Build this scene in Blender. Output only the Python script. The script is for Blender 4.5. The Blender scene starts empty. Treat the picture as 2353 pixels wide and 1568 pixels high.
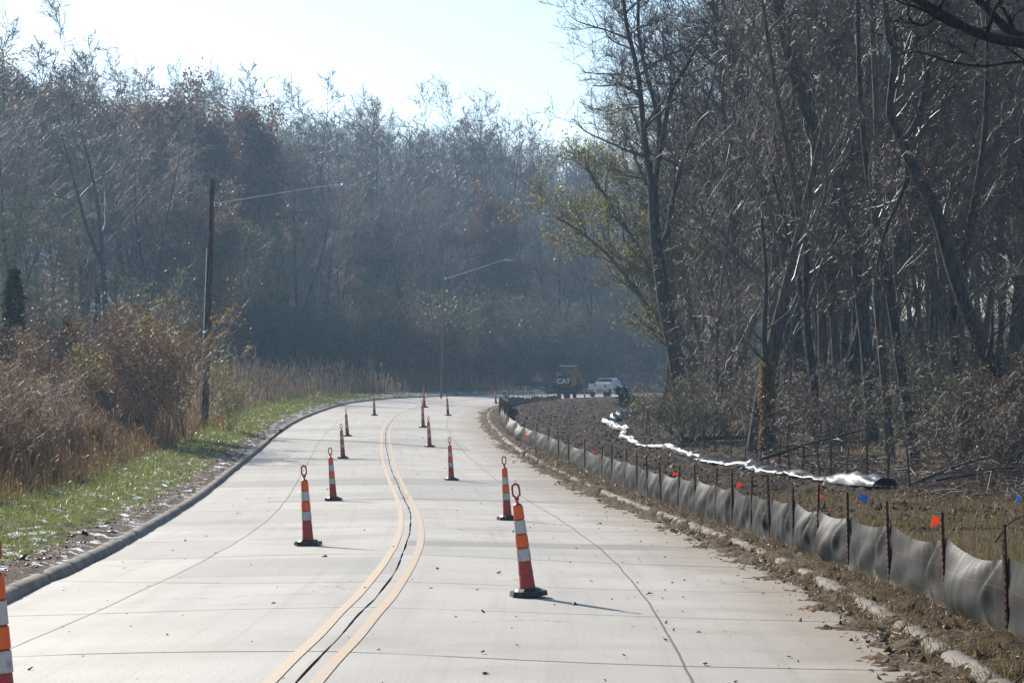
import bpy, math, random
import numpy as np
from mathutils import Vector, Matrix

# ------------------------------------------------------------------ camera, sky, sun, exposure
SC = bpy.context.scene
COL = SC.collection
F = 5300.0                        # focal length in units of the photo viewed 2352 px wide
ZC = 1.85                         # eye height above the road at the camera
PITCH = math.atan(116 / F)
cam_d = bpy.data.cameras.new('camera'); cam = bpy.data.objects.new('camera', cam_d); COL.objects.link(cam)
cam_d.sensor_width = 36; cam_d.lens = 36 * F / 2352; cam_d.clip_start = 0.3; cam_d.clip_end = 3000
cam.location = (0, 0, ZC); cam.rotation_euler = (math.pi / 2 + PITCH, 0, 0)
SC.camera = cam
SUN_EL = math.radians(29); SUN_AZ = math.radians(-34)      # azimuth from +Y, negative = left
W = bpy.data.worlds.new('World'); SC.world = W; W.use_nodes = True
nt = W.node_tree; bg = nt.nodes['Background']
sky = nt.nodes.new('ShaderNodeTexSky'); sky.sky_type = 'NISHITA'; sky.sun_disc = False
sky.sun_elevation = SUN_EL; sky.sun_rotation = SUN_AZ
sky.air_density = 1.0; sky.dust_density = 0.5; sky.ozone_density = 2.0
nt.links.new(sky.outputs[0], bg.inputs[0]); bg.inputs[1].default_value = 0.09
sd = bpy.data.lights.new('sun', 'SUN'); sun = bpy.data.objects.new('sun', sd); COL.objects.link(sun)
sd.energy = 4.6; sd.angle = math.radians(0.53); sd.color = (1.0, 0.93, 0.82)
sdir = Vector((math.sin(SUN_AZ) * math.cos(SUN_EL), math.cos(SUN_AZ) * math.cos(SUN_EL), math.sin(SUN_EL)))
sun.rotation_euler = sdir.to_track_quat('Z', 'Y').to_euler(); sun.location = (-40, 60, 60)
SC.view_settings.view_transform = 'Standard'; SC.view_settings.look = 'None'
SC.view_settings.exposure = 0.92; SC.view_settings.gamma = 1
cy = SC.cycles
cy.use_denoising = True; cy.denoiser = 'OPENIMAGEDENOISE'; cy.denoising_input_passes = 'RGB_ALBEDO_NORMAL'; cy.denoising_prefilter = 'NONE'; cy.max_bounces = 6; cy.diffuse_bounces = 2; cy.glossy_bounces = 2
cy.transmission_bounces = 4; cy.transparent_max_bounces = 8; cy.volume_bounces = 0
cy.volume_step_rate = 4; cy.sample_clamp_indirect = 4; cy.caustics_reflective = False; cy.caustics_refractive = False
HAZE = 0.00036

def P(u, v, Y):
    """world point seen at photo position (u, v) at depth Y"""
    x = (u - 1176) / F; y = (784 - v) / F
    fy = math.cos(PITCH) - y * math.sin(PITCH); fz = math.sin(PITCH) + y * math.cos(PITCH)
    return Vector((x * Y / fy, Y, ZC + fz * Y / fy))

# ------------------------------------------------------------------ helpers
MATS = {}
def setp(o, **k):
    for a, b in k.items():
        if b is not None: o[a] = b
    return o

def mesh_np(name, verts, faces, mat, parent=None, smooth=False, uv=None, mi=None):
    """faces: (n,k) array or list of lists"""
    me = bpy.data.meshes.new(name)
    if isinstance(faces, np.ndarray):
        n, k = faces.shape
        me.vertices.add(len(verts)); me.vertices.foreach_set('co', np.asarray(verts, dtype=np.float32).ravel())
        me.loops.add(n * k); me.loops.foreach_set('vertex_index', faces.astype(np.int32).ravel())
        me.polygons.add(n); me.polygons.foreach_set('loop_start', np.arange(0, n * k, k, dtype=np.int32))
        me.polygons.foreach_set('loop_total', np.full(n, k, dtype=np.int32))
        me.update(calc_edges=True)
    else:
        me.from_pydata([tuple(v) for v in verts], [], faces); me.update()
    if uv is not None:
        ul = me.uv_layers.new(name='UVMap')
        vi = np.empty(len(me.loops), dtype=np.int32); me.loops.foreach_get('vertex_index', vi)
        ul.data.foreach_set('uv', np.asarray(uv, dtype=np.float32)[vi].ravel())
    for m in (mat if isinstance(mat, (list, tuple)) else [mat]): me.materials.append(m)
    if mi is not None: me.polygons.foreach_set('material_index', np.asarray(mi, dtype=np.int32))
    if smooth: me.polygons.foreach_set('use_smooth', np.ones(len(me.polygons), dtype=bool))
    o = bpy.data.objects.new(name, me); COL.objects.link(o)
    if parent: o.parent = parent
    return o

def empty(name, loc=(0, 0, 0), rz=0, label=None, cat=None, group=None):
    o = bpy.data.objects.new(name, None); COL.objects.link(o); o.empty_display_size = 0.3
    o.location = loc; o.rotation_euler = (0, 0, rz)
    return setp(o, label=label, category=cat, group=group)

def dup(root, loc, rz=0, sc=1.0, label=None, group=None, tilt=(0, 0)):
    def cp(o, par):
        c = o.copy(); COL.objects.link(c); c.parent = par
        for ch in o.children: cp(ch, c)
        return c
    r = cp(root, None)
    r.location = loc; r.rotation_euler = (tilt[0], tilt[1], rz)
    r.scale = (sc, sc, sc) if not isinstance(sc, tuple) else sc
    return setp(r, label=label, group=group)

class MB:
    """mesh collector"""
    def __init__(s): s.v = []; s.f = []; s.m = []
    def add(s, vs, fs, m=0):
        b = len(s.v); s.v += [tuple(x) for x in vs]; s.f += [[i + b for i in f] for f in fs]; s.m += [m] * len(fs)
    def box(s, c, d, m=0, rot=None, taper=1.0, bev=0.0):
        x, y, z = d[0] / 2, d[1] / 2, d[2] / 2
        pts = []
        for sz in (-1, 1):
            t = taper if sz > 0 else 1.0
            if bev > 0:
                for px, py in ((-x + bev, -y), (x - bev, -y), (x, -y + bev), (x, y - bev), (x - bev, y), (-x + bev, y), (-x, y - bev), (-x, -y + bev)):
                    pts.append(Vector((px * t, py * t, sz * z)))
            else:
                for px, py in ((-x, -y), (x, -y), (x, y), (-x, y)): pts.append(Vector((px * t, py * t, sz * z)))
        if rot is not None: pts = [rot @ p for p in pts]
        pts = [p + Vector(c) for p in pts]; n = len(pts) // 2
        s.add(pts, [list(range(n))[::-1], list(range(n, 2 * n))] + [[i, (i + 1) % n, n + (i + 1) % n, n + i] for i in range(n)], m)
    def tube(s, pts, r, n=8, m=0, cap=True):
        pts = [Vector(p) for p in pts]; rs = r if isinstance(r, (list, tuple)) else [r] * len(pts)
        vs = []; up = None
        for i, p in enumerate(pts):
            t = (pts[min(i + 1, len(pts) - 1)] - pts[max(i - 1, 0)]).normalized()
            a = Vector((0, 0, 1)) if abs(t.z) < 0.9 else Vector((0, 1, 0))
            e1 = t.cross(a).normalized(); e2 = t.cross(e1)
            for k in range(n):
                q = 2 * math.pi * k / n; vs.append(p + (e1 * math.cos(q) + e2 * math.sin(q)) * rs[i])
        fs = [[i * n + k, i * n + (k + 1) % n, (i + 1) * n + (k + 1) % n, (i + 1) * n + k] for i in range(len(pts) - 1) for k in range(n)]
        if cap: fs += [list(range(n))[::-1], [(len(pts) - 1) * n + k for k in range(n)]]
        s.add(vs, fs, m)
    def lathe(s, prof, n=16, m=0, cx=0, cy=0):
        vs = [(cx + r * math.cos(2 * math.pi * k / n), cy + r * math.sin(2 * math.pi * k / n), z) for r, z in prof for k in range(n)]
        fs = [[i * n + k, i * n + (k + 1) % n, (i + 1) * n + (k + 1) % n, (i + 1) * n + k] for i in range(len(prof) - 1) for k in range(n)]
        fs += [list(range(n))[::-1], [(len(prof) - 1) * n + k for k in range(n)]]
        s.add(vs, fs, m)
    def build(s, name, mat, parent=None, smooth=False):
        o = mesh_np(name, s.v, s.f, mat, parent, False, mi=s.m)
        if smooth:
            o.data.polygons.foreach_set('use_smooth', [True] * len(o.data.polygons))
            try: o.data.set_sharp_from_angle(angle=math.radians(40))
            except Exception: pass
        return o

# ------------------------------------------------------------------ materials
class N:
    def __init__(s, name):
        s.mat = bpy.data.materials.new(name); s.mat.use_nodes = True
        s.t = s.mat.node_tree; s.b = s.t.nodes['Principled BSDF']; s.out = s.t.nodes['Material Output']
    def n(s, ty, **k):
        x = s.t.nodes.new(ty)
        for a, b in k.items(): setattr(x, a, b)
        return x
    def l(s, a, b): s.t.links.new(a, b)
    def val(s, x, sock):
        if hasattr(x, 'links'): s.l(x, sock)
        else: sock.default_value = x
    def math(s, op, a, b=0.0, c=0.0, clamp=False):
        x = s.n('ShaderNodeMath', operation=op, use_clamp=clamp)
        s.val(a, x.inputs[0]); s.val(b, x.inputs[1]); s.val(c, x.inputs[2]); return x.outputs[0]
    def mix(s, f, a, b, mode='MIX'):
        x = s.n('ShaderNodeMix', data_type='RGBA', blend_type=mode)
        s.val(f, x.inputs[0])
        for q, i in ((a, 6), (b, 7)):
            if hasattr(q, 'links'): s.l(q, x.inputs[i])
            else: x.inputs[i].default_value = (*q, 1)
        return x.outputs[2]
    def noise(s, scale, detail=3, vec=None, rough=0.55, dist=0.0):
        x = s.n('ShaderNodeTexNoise'); x.inputs['Scale'].default_value = scale; x.inputs['Detail'].default_value = detail
        x.inputs['Roughness'].default_value = rough; x.inputs['Distortion'].default_value = dist
        if vec is not None: s.l(vec, x.inputs['Vector'])
        return x.outputs['Fac']
    def step(s, x, a, b):
        r = s.n('ShaderNodeMapRange', interpolation_type='SMOOTHSTEP'); s.val(x, r.inputs[0])
        r.inputs[1].default_value = a; r.inputs[2].default_value = b; return r.outputs[0]
    def pos(s): return s.n('ShaderNodeNewGeometry').outputs['Position']
    def obj(s): return s.n('ShaderNodeTexCoord').outputs['Object']
    def bump(s, h, strength=0.5, dist=0.02):
        x = s.n('ShaderNodeBump'); x.inputs['Strength'].default_value = strength; x.inputs['Distance'].default_value = dist
        s.l(h, x.inputs['Height']); s.l(x.outputs[0], s.b.inputs['Normal'])
    def base(s, c): s.val((*c, 1) if isinstance(c, tuple) else c, s.b.inputs['Base Color'])
    def set(s, **k):
        for a, b in k.items(): s.val(b, s.b.inputs[a.replace('_', ' ')])
    def translucent(s, col, amt):
        tr = s.n('ShaderNodeBsdfTranslucent'); s.val((*col, 1) if isinstance(col, tuple) else col, tr.inputs[0])
        ms = s.n('ShaderNodeMixShader'); ms.inputs[0].default_value = amt
        s.l(s.b.outputs[0], ms.inputs[1]); s.l(tr.outputs[0], ms.inputs[2]); s.l(ms.outputs[0], s.out.inputs[0])

def simple(name, c1, c2=None, scale=5.0, rough=0.7, metal=0.0, bump=0.0, trans=0.0, tcol=None, rnd=0.0, spec=0.25, bscale=None):
    m = N(name); ob = m.obj()
    col = c1
    if c2 is not None:
        col = m.mix(m.step(m.noise(scale, 4, ob), 0.35, 0.65), c1, c2)
    if rnd > 0:
        oi = m.n('ShaderNodeObjectInfo').outputs['Random']
        hs = m.n('ShaderNodeHueSaturation'); m.val((*col, 1) if isinstance(col, tuple) else col, hs.inputs['Color'])
        m.l(m.math('ADD', m.math('MULTIPLY', oi, 2 * rnd), 1 - rnd), hs.inputs['Value']); col = hs.outputs[0]
    m.base(col); m.set(Roughness=rough, Metallic=metal); m.b.inputs['Specular IOR Level'].default_value = spec
    if bump > 0: m.bump(m.noise(bscale or scale * 3, 4, ob), bump, 0.02)
    if trans > 0: m.translucent(tcol or col, trans)
    MATS[name] = m.mat
    return m.mat

def leaf_mat(name, c1, c2, c3, trans=0.4, rough=0.5, spec=0.15):
    """colour varies leaf by leaf through a per-island random number"""
    m = N(name); g = m.n('ShaderNodeNewGeometry')
    r = g.outputs['Random Per Island']
    a = m.mix(m.step(r, 0.0, 0.5), c1, c2); col = m.mix(m.step(r, 0.5, 1.0), a, c3)
    m.base(col); m.set(Roughness=rough); m.b.inputs['Specular IOR Level'].default_value = spec; m.translucent(col, trans); MATS[name] = m.mat
    return m.mat

# ------------------------------------------------------------------ road alignment
CY = np.array([-60, 0, 15, 24, 34, 45, 55, 65, 78, 94, 110, 124, 145, 166, 190, 215, 235, 255, 275, 300, 320, 335, 348.])
CX = np.array([-4, -1.9, -1.5, -1.35, -1.5, -2.0, -2.66, -3.34, -4.2, -5.15, -5.85, -6.1, -6.05, -5.0, -2.2, 2.6, 8.5, 17, 28, 46, 66, 92, 130.])
# resample smoothly by arc length
def catmull(ys, xs, n=14):
    out = []
    pts = np.stack([xs, ys], 1)
    for i in range(len(pts) - 1):
        p0 = pts[max(i - 1, 0)]; p1 = pts[i]; p2 = pts[i + 1]; p3 = pts[min(i + 2, len(pts) - 1)]
        for k in range(n):
            t = k / n
            out.append(0.5 * ((2 * p1) + (-p0 + p2) * t + (2 * p0 - 5 * p1 + 4 * p2 - p3) * t * t + (-p0 + 3 * p1 - 3 * p2 + p3) * t ** 3))
    out.append(pts[-1]); return np.array(out)
_c = catmull(CY, CX)
_d = np.concatenate([[0], np.cumsum(np.linalg.norm(np.diff(_c, axis=0), axis=1))])
S = np.arange(0, _d[-1], 0.5)
cx_ = np.interp(S, _d, _c[:, 0]); cy_ = np.interp(S, _d, _c[:, 1])
ker = np.hanning(41); ker /= ker.sum()
def sm(a):
    p = np.pad(a, 20, mode='reflect', reflect_type='odd'); return np.convolve(p, ker, 'valid')
cx_ = sm(cx_); cy_ = sm(cy_)
tx = np.gradient(cx_); ty = np.gradient(cy_); tl = np.hypot(tx, ty); tx /= tl; ty /= tl
nx, ny = ty, -tx                                     # points right of travel
S0 = np.interp(0, cy_, S)
BY = [-60, 0, 15, 20, 24, 34, 45, 55, 65, 78, 94, 110, 124, 145, 166, 200, 240, 400]
BB = [1.7, 1.86, 1.98, 2.02, 2.06, 2.2, 2.32, 2.36, 2.31, 2.16, 1.86, 1.5, 1.24, 0.98, 0.72, 0.52, 0.30, 0.0]
zr_ = sm(ZC - np.interp(cy_, BY, BB))
LW = sm(np.interp(cy_, [-60, 15, 24, 35, 45, 400], [3.4, 3.4, 3.75, 4.25, 4.6, 4.7])); RW = np.full_like(LW, 4.75)
WS = np.clip((cy_ - 105) / 45, 0, 1)                 # superelevation weight

def frame(s):
    f = lambda a: np.interp(s, S, a)
    return f(cx_), f(cy_), f(nx), f(ny), f(zr_), f(WS)
def s_of_Y(Y): return float(np.interp(Y, cy_, S))
def road_z(s, off):
    w = np.interp(s, S, WS); z = np.interp(s, S, zr_)
    return z - 0.02 * np.abs(off) * (1 - w) - 0.035 * np.clip(off, -6, 6) * w
def xy(s, off):
    a, b, c, d, _, _ = frame(s); return a + c * off, b + d * off
def so_of(x, y):
    """nearest station and offset"""
    x = np.atleast_1d(np.asarray(x, float)).ravel(); y = np.atleast_1d(np.asarray(y, float)).ravel()
    s = np.empty_like(x); o = np.empty_like(x)
    for i in range(0, len(x), 20000):
        X = x[i:i + 20000, None]; Y = y[i:i + 20000, None]
        d2 = (X - cx_[None, ::2]) ** 2 + (Y - cy_[None, ::2]) ** 2
        k = np.argmin(d2, 1) * 2
        dx = x[i:i + 20000] - cx_[k]; dy = y[i:i + 20000] - cy_[k]
        s[i:i + 20000] = S[k] + dx * tx[k] + dy * ty[k]
        sg = np.sign(dx * nx[k] + dy * ny[k]); sg[sg == 0] = 1
        o[i:i + 20000] = sg * np.sqrt(np.maximum(d2[np.arange(len(k)), k // 2] - (dx * tx[k] + dy * ty[k]) ** 2, 0))
    return s, o
def ss(t): t = np.clip(t, 0, 1); return t * t * (3 - 2 * t)
_rs = np.random.RandomState(5)
_wav = [(_rs.uniform(-1, 1, 2), _rs.uniform(0, 6.28)) for _ in range(24)]
def wob(x, y, wl):
    """smooth pseudo-noise, about -1..1, wavelength wl"""
    r = 0
    for i, (k, ph) in enumerate(_wav[:10]):
        k = k / np.linalg.norm(k) * (0.6 + 0.13 * i) * 6.283 / wl; r = r + np.sin(k[0] * x + k[1] * y + ph)
    return r / 3.2
def Gso(s, off, x, y):
    """ground height beside the road"""
    lw = np.interp(s, S, LW); rw = np.interp(s, S, RW); yy = np.interp(s, S, cy_)
    dl = -off - lw; dr = off - rw
    zl = road_z(s, -lw) + 0.13 + 0.045 * np.clip(dl - 0.3, 0, 5) + 0.05 * wob(x, y, 7) * np.clip(dl, 0, 1)
    zl = zl + 0.9 * ss((dl - 4) / 14) * ss((yy - 110) / 60)
    hh = (ss((dl - 22) / 95) * 25 + 15 * ss((dl - 105) / 120)) * (0.25 + 0.75 * ss((yy - 40) / 90)) * (1 - 0.6 * ss((x - 30) / 60)); zl = zl + hh + wob(x, y, 45) * 1.3 * ss((dl - 30) / 40)
    zrr = road_z(s, rw) + 0.07 + 0.0 * ss(dr / 1.5) + 0.06 * wob(x, y, 9) * np.clip(dr / 2, 0, 1)
    zrr = zrr + 0.055 * np.clip(dr - 9, 0, 60) + 5 * ss((dr - 45) / 60)
    zrr = zrr + wob(x, y, 30) * 0.3 * ss((dr - 10) / 15)
    return np.where(off < 0, zl, zrr)
def G(x, y):
    s, o = so_of(x, y); z = Gso(s, o, np.atleast_1d(x), np.atleast_1d(y)); return float(z[0]) if np.ndim(x) == 0 else z
def Gr(x, y):
    """ground including the road"""
    s, o = so_of(x, y); lw = np.interp(s, S, LW); rw = np.interp(s, S, RW)
    z = np.where((o > -lw) & (o < rw), road_z(s, o), Gso(s, o, np.atleast_1d(x), np.atleast_1d(y)))
    return float(z[0])

# ------------------------------------------------------------------ setting: terrain, road, kerbs, verges
def grid_faces(nr, nc):
    a = np.arange(nr * nc).reshape(nr, nc)
    return np.stack([a[:-1, :-1], a[:-1, 1:], a[1:, 1:], a[1:, :-1]], -1).reshape(-1, 4)

m = N('forest_floor'); p = m.pos(); sp = m.n('ShaderNodeSeparateXYZ'); m.l(p, sp.inputs[0])
n1 = m.noise(0.8, 5, p); n2 = m.noise(9, 4, p)
c = m.mix(m.step(n2, 0.35, 0.65), (0.055, 0.036, 0.022), (0.13, 0.095, 0.06))
c = m.mix(m.step(m.noise(0.35, 4, p), 0.5, 0.65), c, (0.06, 0.07, 0.025))
snow = m.step(m.math('ADD', m.noise(0.5, 6, p, 0.65), m.math('MULTIPLY', m.noise(7, 3, p), 0.15)), 0.60, 0.66)
snow = m.math('MULTIPLY', snow, m.step(sp.outputs[2], 1.5, 5.0)); snow = m.math('MULTIPLY', snow, m.math('SUBTRACT', 1.0, m.math('MULTIPLY', m.step(sp.outputs[0], -42.0, -22.0), 0.92)))
c = m.mix(snow, c, (0.72, 0.74, 0.78)); m.base(c); m.set(Roughness=0.9); m.b.inputs['Specular IOR Level'].default_value = 0.08; m.bump(m.noise(14, 4, p), 0.8, 0.06)
GROUND = m.mat
ys = np.concatenate([np.arange(-60, 0, 6), 2.0 * (1.0225 ** np.arange(0, 262)) ]); ks = np.linspace(-1, 1, 241); ks = np.sign(ks) * (0.35 * np.abs(ks) + 0.65 * np.abs(ks) ** 3)
YY = np.repeat(ys[:, None], len(ks), 1); XX = ks[None] * (np.abs(YY) + 45)
x, y = XX.ravel(), YY.ravel(); s_, o_ = so_of(x, y); z = Gso(s_, o_, x, y)
lw = np.interp(s_, S, LW); rw = np.interp(s_, S, RW)
edge = np.where(o_ < 0, -o_ - lw, o_ - rw)
z = np.where(edge < 10.5, np.minimum(z, road_z(s_, np.clip(o_, -5, 5))) - 0.55 * (1 - ss((edge - 9.0) / 1.5)), z)
z = z + 0.12 * wob(x, y, 2.3) * (edge > 12)
setp(mesh_np('ground', np.stack([x, y, z], 1), grid_faces(*YY.shape), GROUND, smooth=True), kind='structure')

# concrete
m = N('concrete_pavement'); uv = m.n('ShaderNodeTexCoord').outputs['UV']; sp = m.n('ShaderNodeSeparateXYZ'); m.l(uv, sp.inputs[0])
off, st = sp.outputs[0], sp.outputs[1]
SLAB = 4.1
wv = m.math('MULTIPLY', m.math('SUBTRACT', m.noise(0.7, 3, uv), 0.5), 0.09)
stw = m.math('ADD', st, wv)
# long skew: joints drift slightly across the lane
stw = m.math('ADD', stw, m.math('MULTIPLY', m.math('SUBTRACT', m.noise(0.09, 1, uv), 0.5), 4.0))
jd = m.math('PINGPONG', m.math('ADD', stw, m.math('MULTIPLY', off, 0.07)), SLAB / 2)
joint = m.math('SUBTRACT', 1.0, m.step(jd, 0.012, 0.045))
broken = m.step(m.noise(0.9, 3, uv), 0.3, 0.5)
joint = m.math('MULTIPLY', joint, m.math('ADD', 0.35, m.math('MULTIPLY', broken, 0.6)))
def lj(o0, w, amp, sc=0.35):
    d = m.math('ABSOLUTE', m.math('SUBTRACT', m.math('SUBTRACT', off, o0), m.math('MULTIPLY', m.math('SUBTRACT', m.noise(sc, 5, uv), 0.5), amp)))
    return m.math('SUBTRACT', 1.0, m.step(d, w * 0.5, w))
wob1 = m.noise(0.6, 2, uv)
j2 = m.math('MAXIMUM', lj(-2.6, 0.015, 0.05), lj(2.75, 0.015, 0.07))
crack_w = m.math('ADD', 0.004, m.math('MULTIPLY', m.step(m.noise(0.5, 3, uv), 0.40, 0.6), 0.008))
cd = m.math('ABSOLUTE', m.math('SUBTRACT', off, m.math('MULTIPLY', m.math('SUBTRACT', m.noise(0.09, 6, uv, 0.45), 0.5), 0.16)))
crack = m.math('SUBTRACT', 1.0, m.step(m.math('SUBTRACT', cd, crack_w), 0.0, 0.006))
# slab to slab tone
fl = m.n('ShaderNodeCombineXYZ')
m.l(m.math('FLOOR', m.math('DIVIDE', m.math('ADD', m.math('ADD', stw, m.math('MULTIPLY', off, 0.07)), 0.0), SLAB)), fl.inputs[0])
lane = m.math('ADD', m.math('GREATER_THAN', off, 0.0), m.math('MULTIPLY', m.math('LESS_THAN', off, -2.6), 3.0)); m.l(lane, fl.inputs[1])
wn = m.n('ShaderNodeTexWhiteNoise', noise_dimensions='2D'); m.l(fl.outputs[0], wn.inputs['Vector'])
tone = wn.outputs['Value']
c = m.mix(m.step(m.noise(0.55, 5, uv), 0.3, 0.7), (0.365, 0.338, 0.298), (0.44, 0.41, 0.365))
c = m.mix(m.step(m.noise(45, 3, uv), 0.42, 0.75), c, (0.27, 0.255, 0.23))
c = m.mix(m.math('MULTIPLY', m.step(tone, 0.45, 1.0), 0.42), c, (0.24, 0.225, 0.2))
mpz = m.n('ShaderNodeMapping'); mpz.inputs['Scale'].default_value = (5.0, 0.10, 1); m.l(uv, mpz.inputs[0]); drag = m.noise(1.0, 5, mpz.outputs[0], 0.6)
c = m.mix(m.math('MULTIPLY', m.step(drag, 0.48, 0.72), 0.38), c, (0.25, 0.225, 0.19))
st3 = m.step(m.noise(0.22, 6, uv, 0.65), 0.5, 0.68); c = m.mix(m.math('MULTIPLY', st3, 0.5), c, (0.24, 0.21, 0.175))
trk = m.math('PINGPONG', m.math('ADD', m.math('ABSOLUTE', off), 0.35), 0.75)
c = m.mix(m.math('MULTIPLY', m.math('MULTIPLY', m.step(trk, 0.45, 0.75), m.step(m.noise(0.15, 4, uv), 0.4, 0.6)), 0.22), c, (0.22, 0.205, 0.18))
# darker bands across the slabs
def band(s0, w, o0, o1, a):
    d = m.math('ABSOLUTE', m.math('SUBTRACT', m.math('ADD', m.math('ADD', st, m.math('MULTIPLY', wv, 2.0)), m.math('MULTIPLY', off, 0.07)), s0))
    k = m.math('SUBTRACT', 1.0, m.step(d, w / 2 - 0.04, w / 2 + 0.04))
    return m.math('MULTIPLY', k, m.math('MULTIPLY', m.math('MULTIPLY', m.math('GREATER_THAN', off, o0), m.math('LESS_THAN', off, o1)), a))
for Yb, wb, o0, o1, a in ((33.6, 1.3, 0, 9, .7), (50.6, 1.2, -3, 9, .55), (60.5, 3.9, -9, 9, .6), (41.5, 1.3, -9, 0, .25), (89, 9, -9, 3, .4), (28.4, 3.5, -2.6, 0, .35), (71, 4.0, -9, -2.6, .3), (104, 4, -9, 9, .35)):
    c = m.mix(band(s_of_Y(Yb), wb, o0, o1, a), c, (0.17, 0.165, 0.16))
# mud tracked on from the right, dust by the left kerb
mud = m.math('ADD', m.math('MULTIPLY', m.step(off, 2.0, 4.9), 0.95), m.math('MULTIPLY', m.math('SUBTRACT', m.noise(0.5, 6, uv, 0.65), 0.5), 1.5))
mud = m.step(mud, 0.15, 1.0)
c = m.mix(m.math('MULTIPLY', mud, 0.85), c, (0.23, 0.18, 0.125))
mud2 = m.math('ADD', m.step(off, 4.15, 4.75), m.math('MULTIPLY', m.math('SUBTRACT', m.noise(2.5, 6, uv, 0.7), 0.5), 1.6))
c = m.mix(m.step(mud2, 0.45, 0.9), c, (0.075, 0.052, 0.035))
spk = m.step(m.noise(9, 6, uv, 0.75), 0.70, 0.76)
c = m.mix(m.math('MULTIPLY', spk, 0.6), c, (0.10, 0.075, 0.055))
dl = m.math('ADD', m.step(m.math('MULTIPLY', off, -1.0), 4.1, 4.7), m.math('MULTIPLY', m.math('SUBTRACT', m.noise(3, 5, uv), 0.5), 1.3))
c = m.mix(m.math('MULTIPLY', m.step(dl, 0.6, 1.3), 0.7), c, (0.13, 0.10, 0.08))
lines = m.math('MAXIMUM', m.math('MAXIMUM', joint, m.math('MULTIPLY', j2, 0.85)), 0.0)
c = m.mix(m.math('MULTIPLY', lines, 0.8), c, (0.07, 0.06, 0.05))
# fine map cracks
vo = m.n('ShaderNodeTexVoronoi', feature='DISTANCE_TO_EDGE'); vo.inputs['Scale'].default_value = 0.33
nv = m.n('ShaderNodeVectorMath', operation='ADD'); m.l(uv, nv.inputs[0])
cn = m.n('ShaderNodeCombineXYZ'); q = m.noise(1.1, 5, uv); m.l(q, cn.inputs[0]); m.l(m.noise(1.7, 5, uv), cn.inputs[1]); m.l(cn.outputs[0], nv.inputs[1]); m.l(nv.outputs[0], vo.inputs['Vector'])
hair = m.math('MULTIPLY', m.math('SUBTRACT', 1.0, m.step(vo.outputs['Distance'], 0.001, 0.006)), m.step(m.noise(0.25, 3, uv), 0.53, 0.62))
c = m.mix(m.math('MULTIPLY', hair, 0.7), c, (0.12, 0.10, 0.08))
c = m.mix(crack, c, (0.012, 0.011, 0.010)); m.base(c)
m.val(m.math('MULTIPLY', m.math('SUBTRACT', 1.0, m.math('MAXIMUM', lines, crack)), 0.4), m.b.inputs['Specular IOR Level']); m.set(Roughness=m.math('ADD', 0.58, m.math('MULTIPLY', m.noise(2, 4, uv), 0.22)))
hgt = m.math('SUBTRACT', m.math('MULTIPLY', m.noise(60, 3, uv), 0.12), lines); m.bump(hgt, 0.3, 0.01)
CONC = m.mat
sa = np.arange(s_of_Y(-40), S[-1] - 1, 0.5); fr = np.linspace(-1, 1, 41)
SS, FF = np.meshgrid(sa, fr, indexing='ij')
OO = np.where(FF < 0, FF * np.interp(SS, S, LW), FF * np.interp(SS, S, RW))
s1, o1 = SS.ravel(), OO.ravel(); X, Y = xy(s1, o1); Z = road_z(s1, o1) + 0.006 * wob(X, Y, 5)
setp(mesh_np('road', np.stack([X, Y, Z], 1), grid_faces(*SS.shape), CONC, smooth=True, uv=np.stack([o1, s1], 1)), kind='structure')

# centre lines
m = N('worn_yellow_paint'); uv = m.n('ShaderNodeTexCoord').outputs['UV']
c = m.mix(m.step(m.noise(0.8, 5, uv), 0.35, 0.65), (0.60, 0.34, 0.10), (0.56, 0.38, 0.18))
c = m.mix(m.step(m.noise(16, 6, uv, 0.7), 0.40, 0.58), c, (0.38, 0.35, 0.31)); m.base(c); m.set(Roughness=0.6); YEL = m.mat
for nm, o0, ph in (('left', -0.175, 0), ('right', 0.155, 2)):
    sa = np.arange(s_of_Y(4), s_of_Y(255), 0.4)
    cen = o0 + 0.02 * np.sin(sa * 0.13 + ph); hw = 0.047 + 0.003 * np.sin(sa * 0.6 + ph)
    hw = hw * (1 - 0.8 * 0)
    s1 = np.repeat(sa, 2); o1 = np.stack([cen - hw, cen + hw], 1).ravel(); X, Y = xy(s1, o1)
    Z = road_z(s1, o1) + 0.006 * wob(X, Y, 5) + 0.006
    setp(mesh_np('road_marking', np.stack([X, Y, Z], 1), grid_faces(len(sa), 2), YEL, uv=np.stack([o1, s1], 1)), kind='structure')

# kerbs
m = N('kerb_concrete'); uv = m.n('ShaderNodeTexCoord').outputs['UV']; sp = m.n('ShaderNodeSeparateXYZ'); m.l(uv, sp.inputs[0]); ps = m.pos()
jd = m.math('PINGPONG', m.math('ADD', sp.outputs[1], m.math('MULTIPLY', m.noise(2, 2, ps), 0.1)), 1.03)
c = m.mix(m.step(m.noise(3, 5, ps), 0.35, 0.65), (0.15, 0.135, 0.115), (0.25, 0.23, 0.20))
c = m.mix(m.step(m.noise(30, 4, ps), 0.5, 0.72), c, (0.14, 0.125, 0.105))
c = m.mix(m.math('MULTIPLY', m.step(m.noise(0.9, 4, ps), 0.5, 0.62), 0.5), c, (0.13, 0.11, 0.085))
c = m.mix(m.math('SUBTRACT', 1.0, m.step(jd, 0.01, 0.03)), c, (0.02, 0.018, 0.014)); m.base(c); m.set(Roughness=0.85); m.b.inputs['Specular IOR Level'].default_value = 0.2; m.bump(m.noise(35, 4, ps), 0.5, 0.01)
KERB = m.mat
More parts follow.
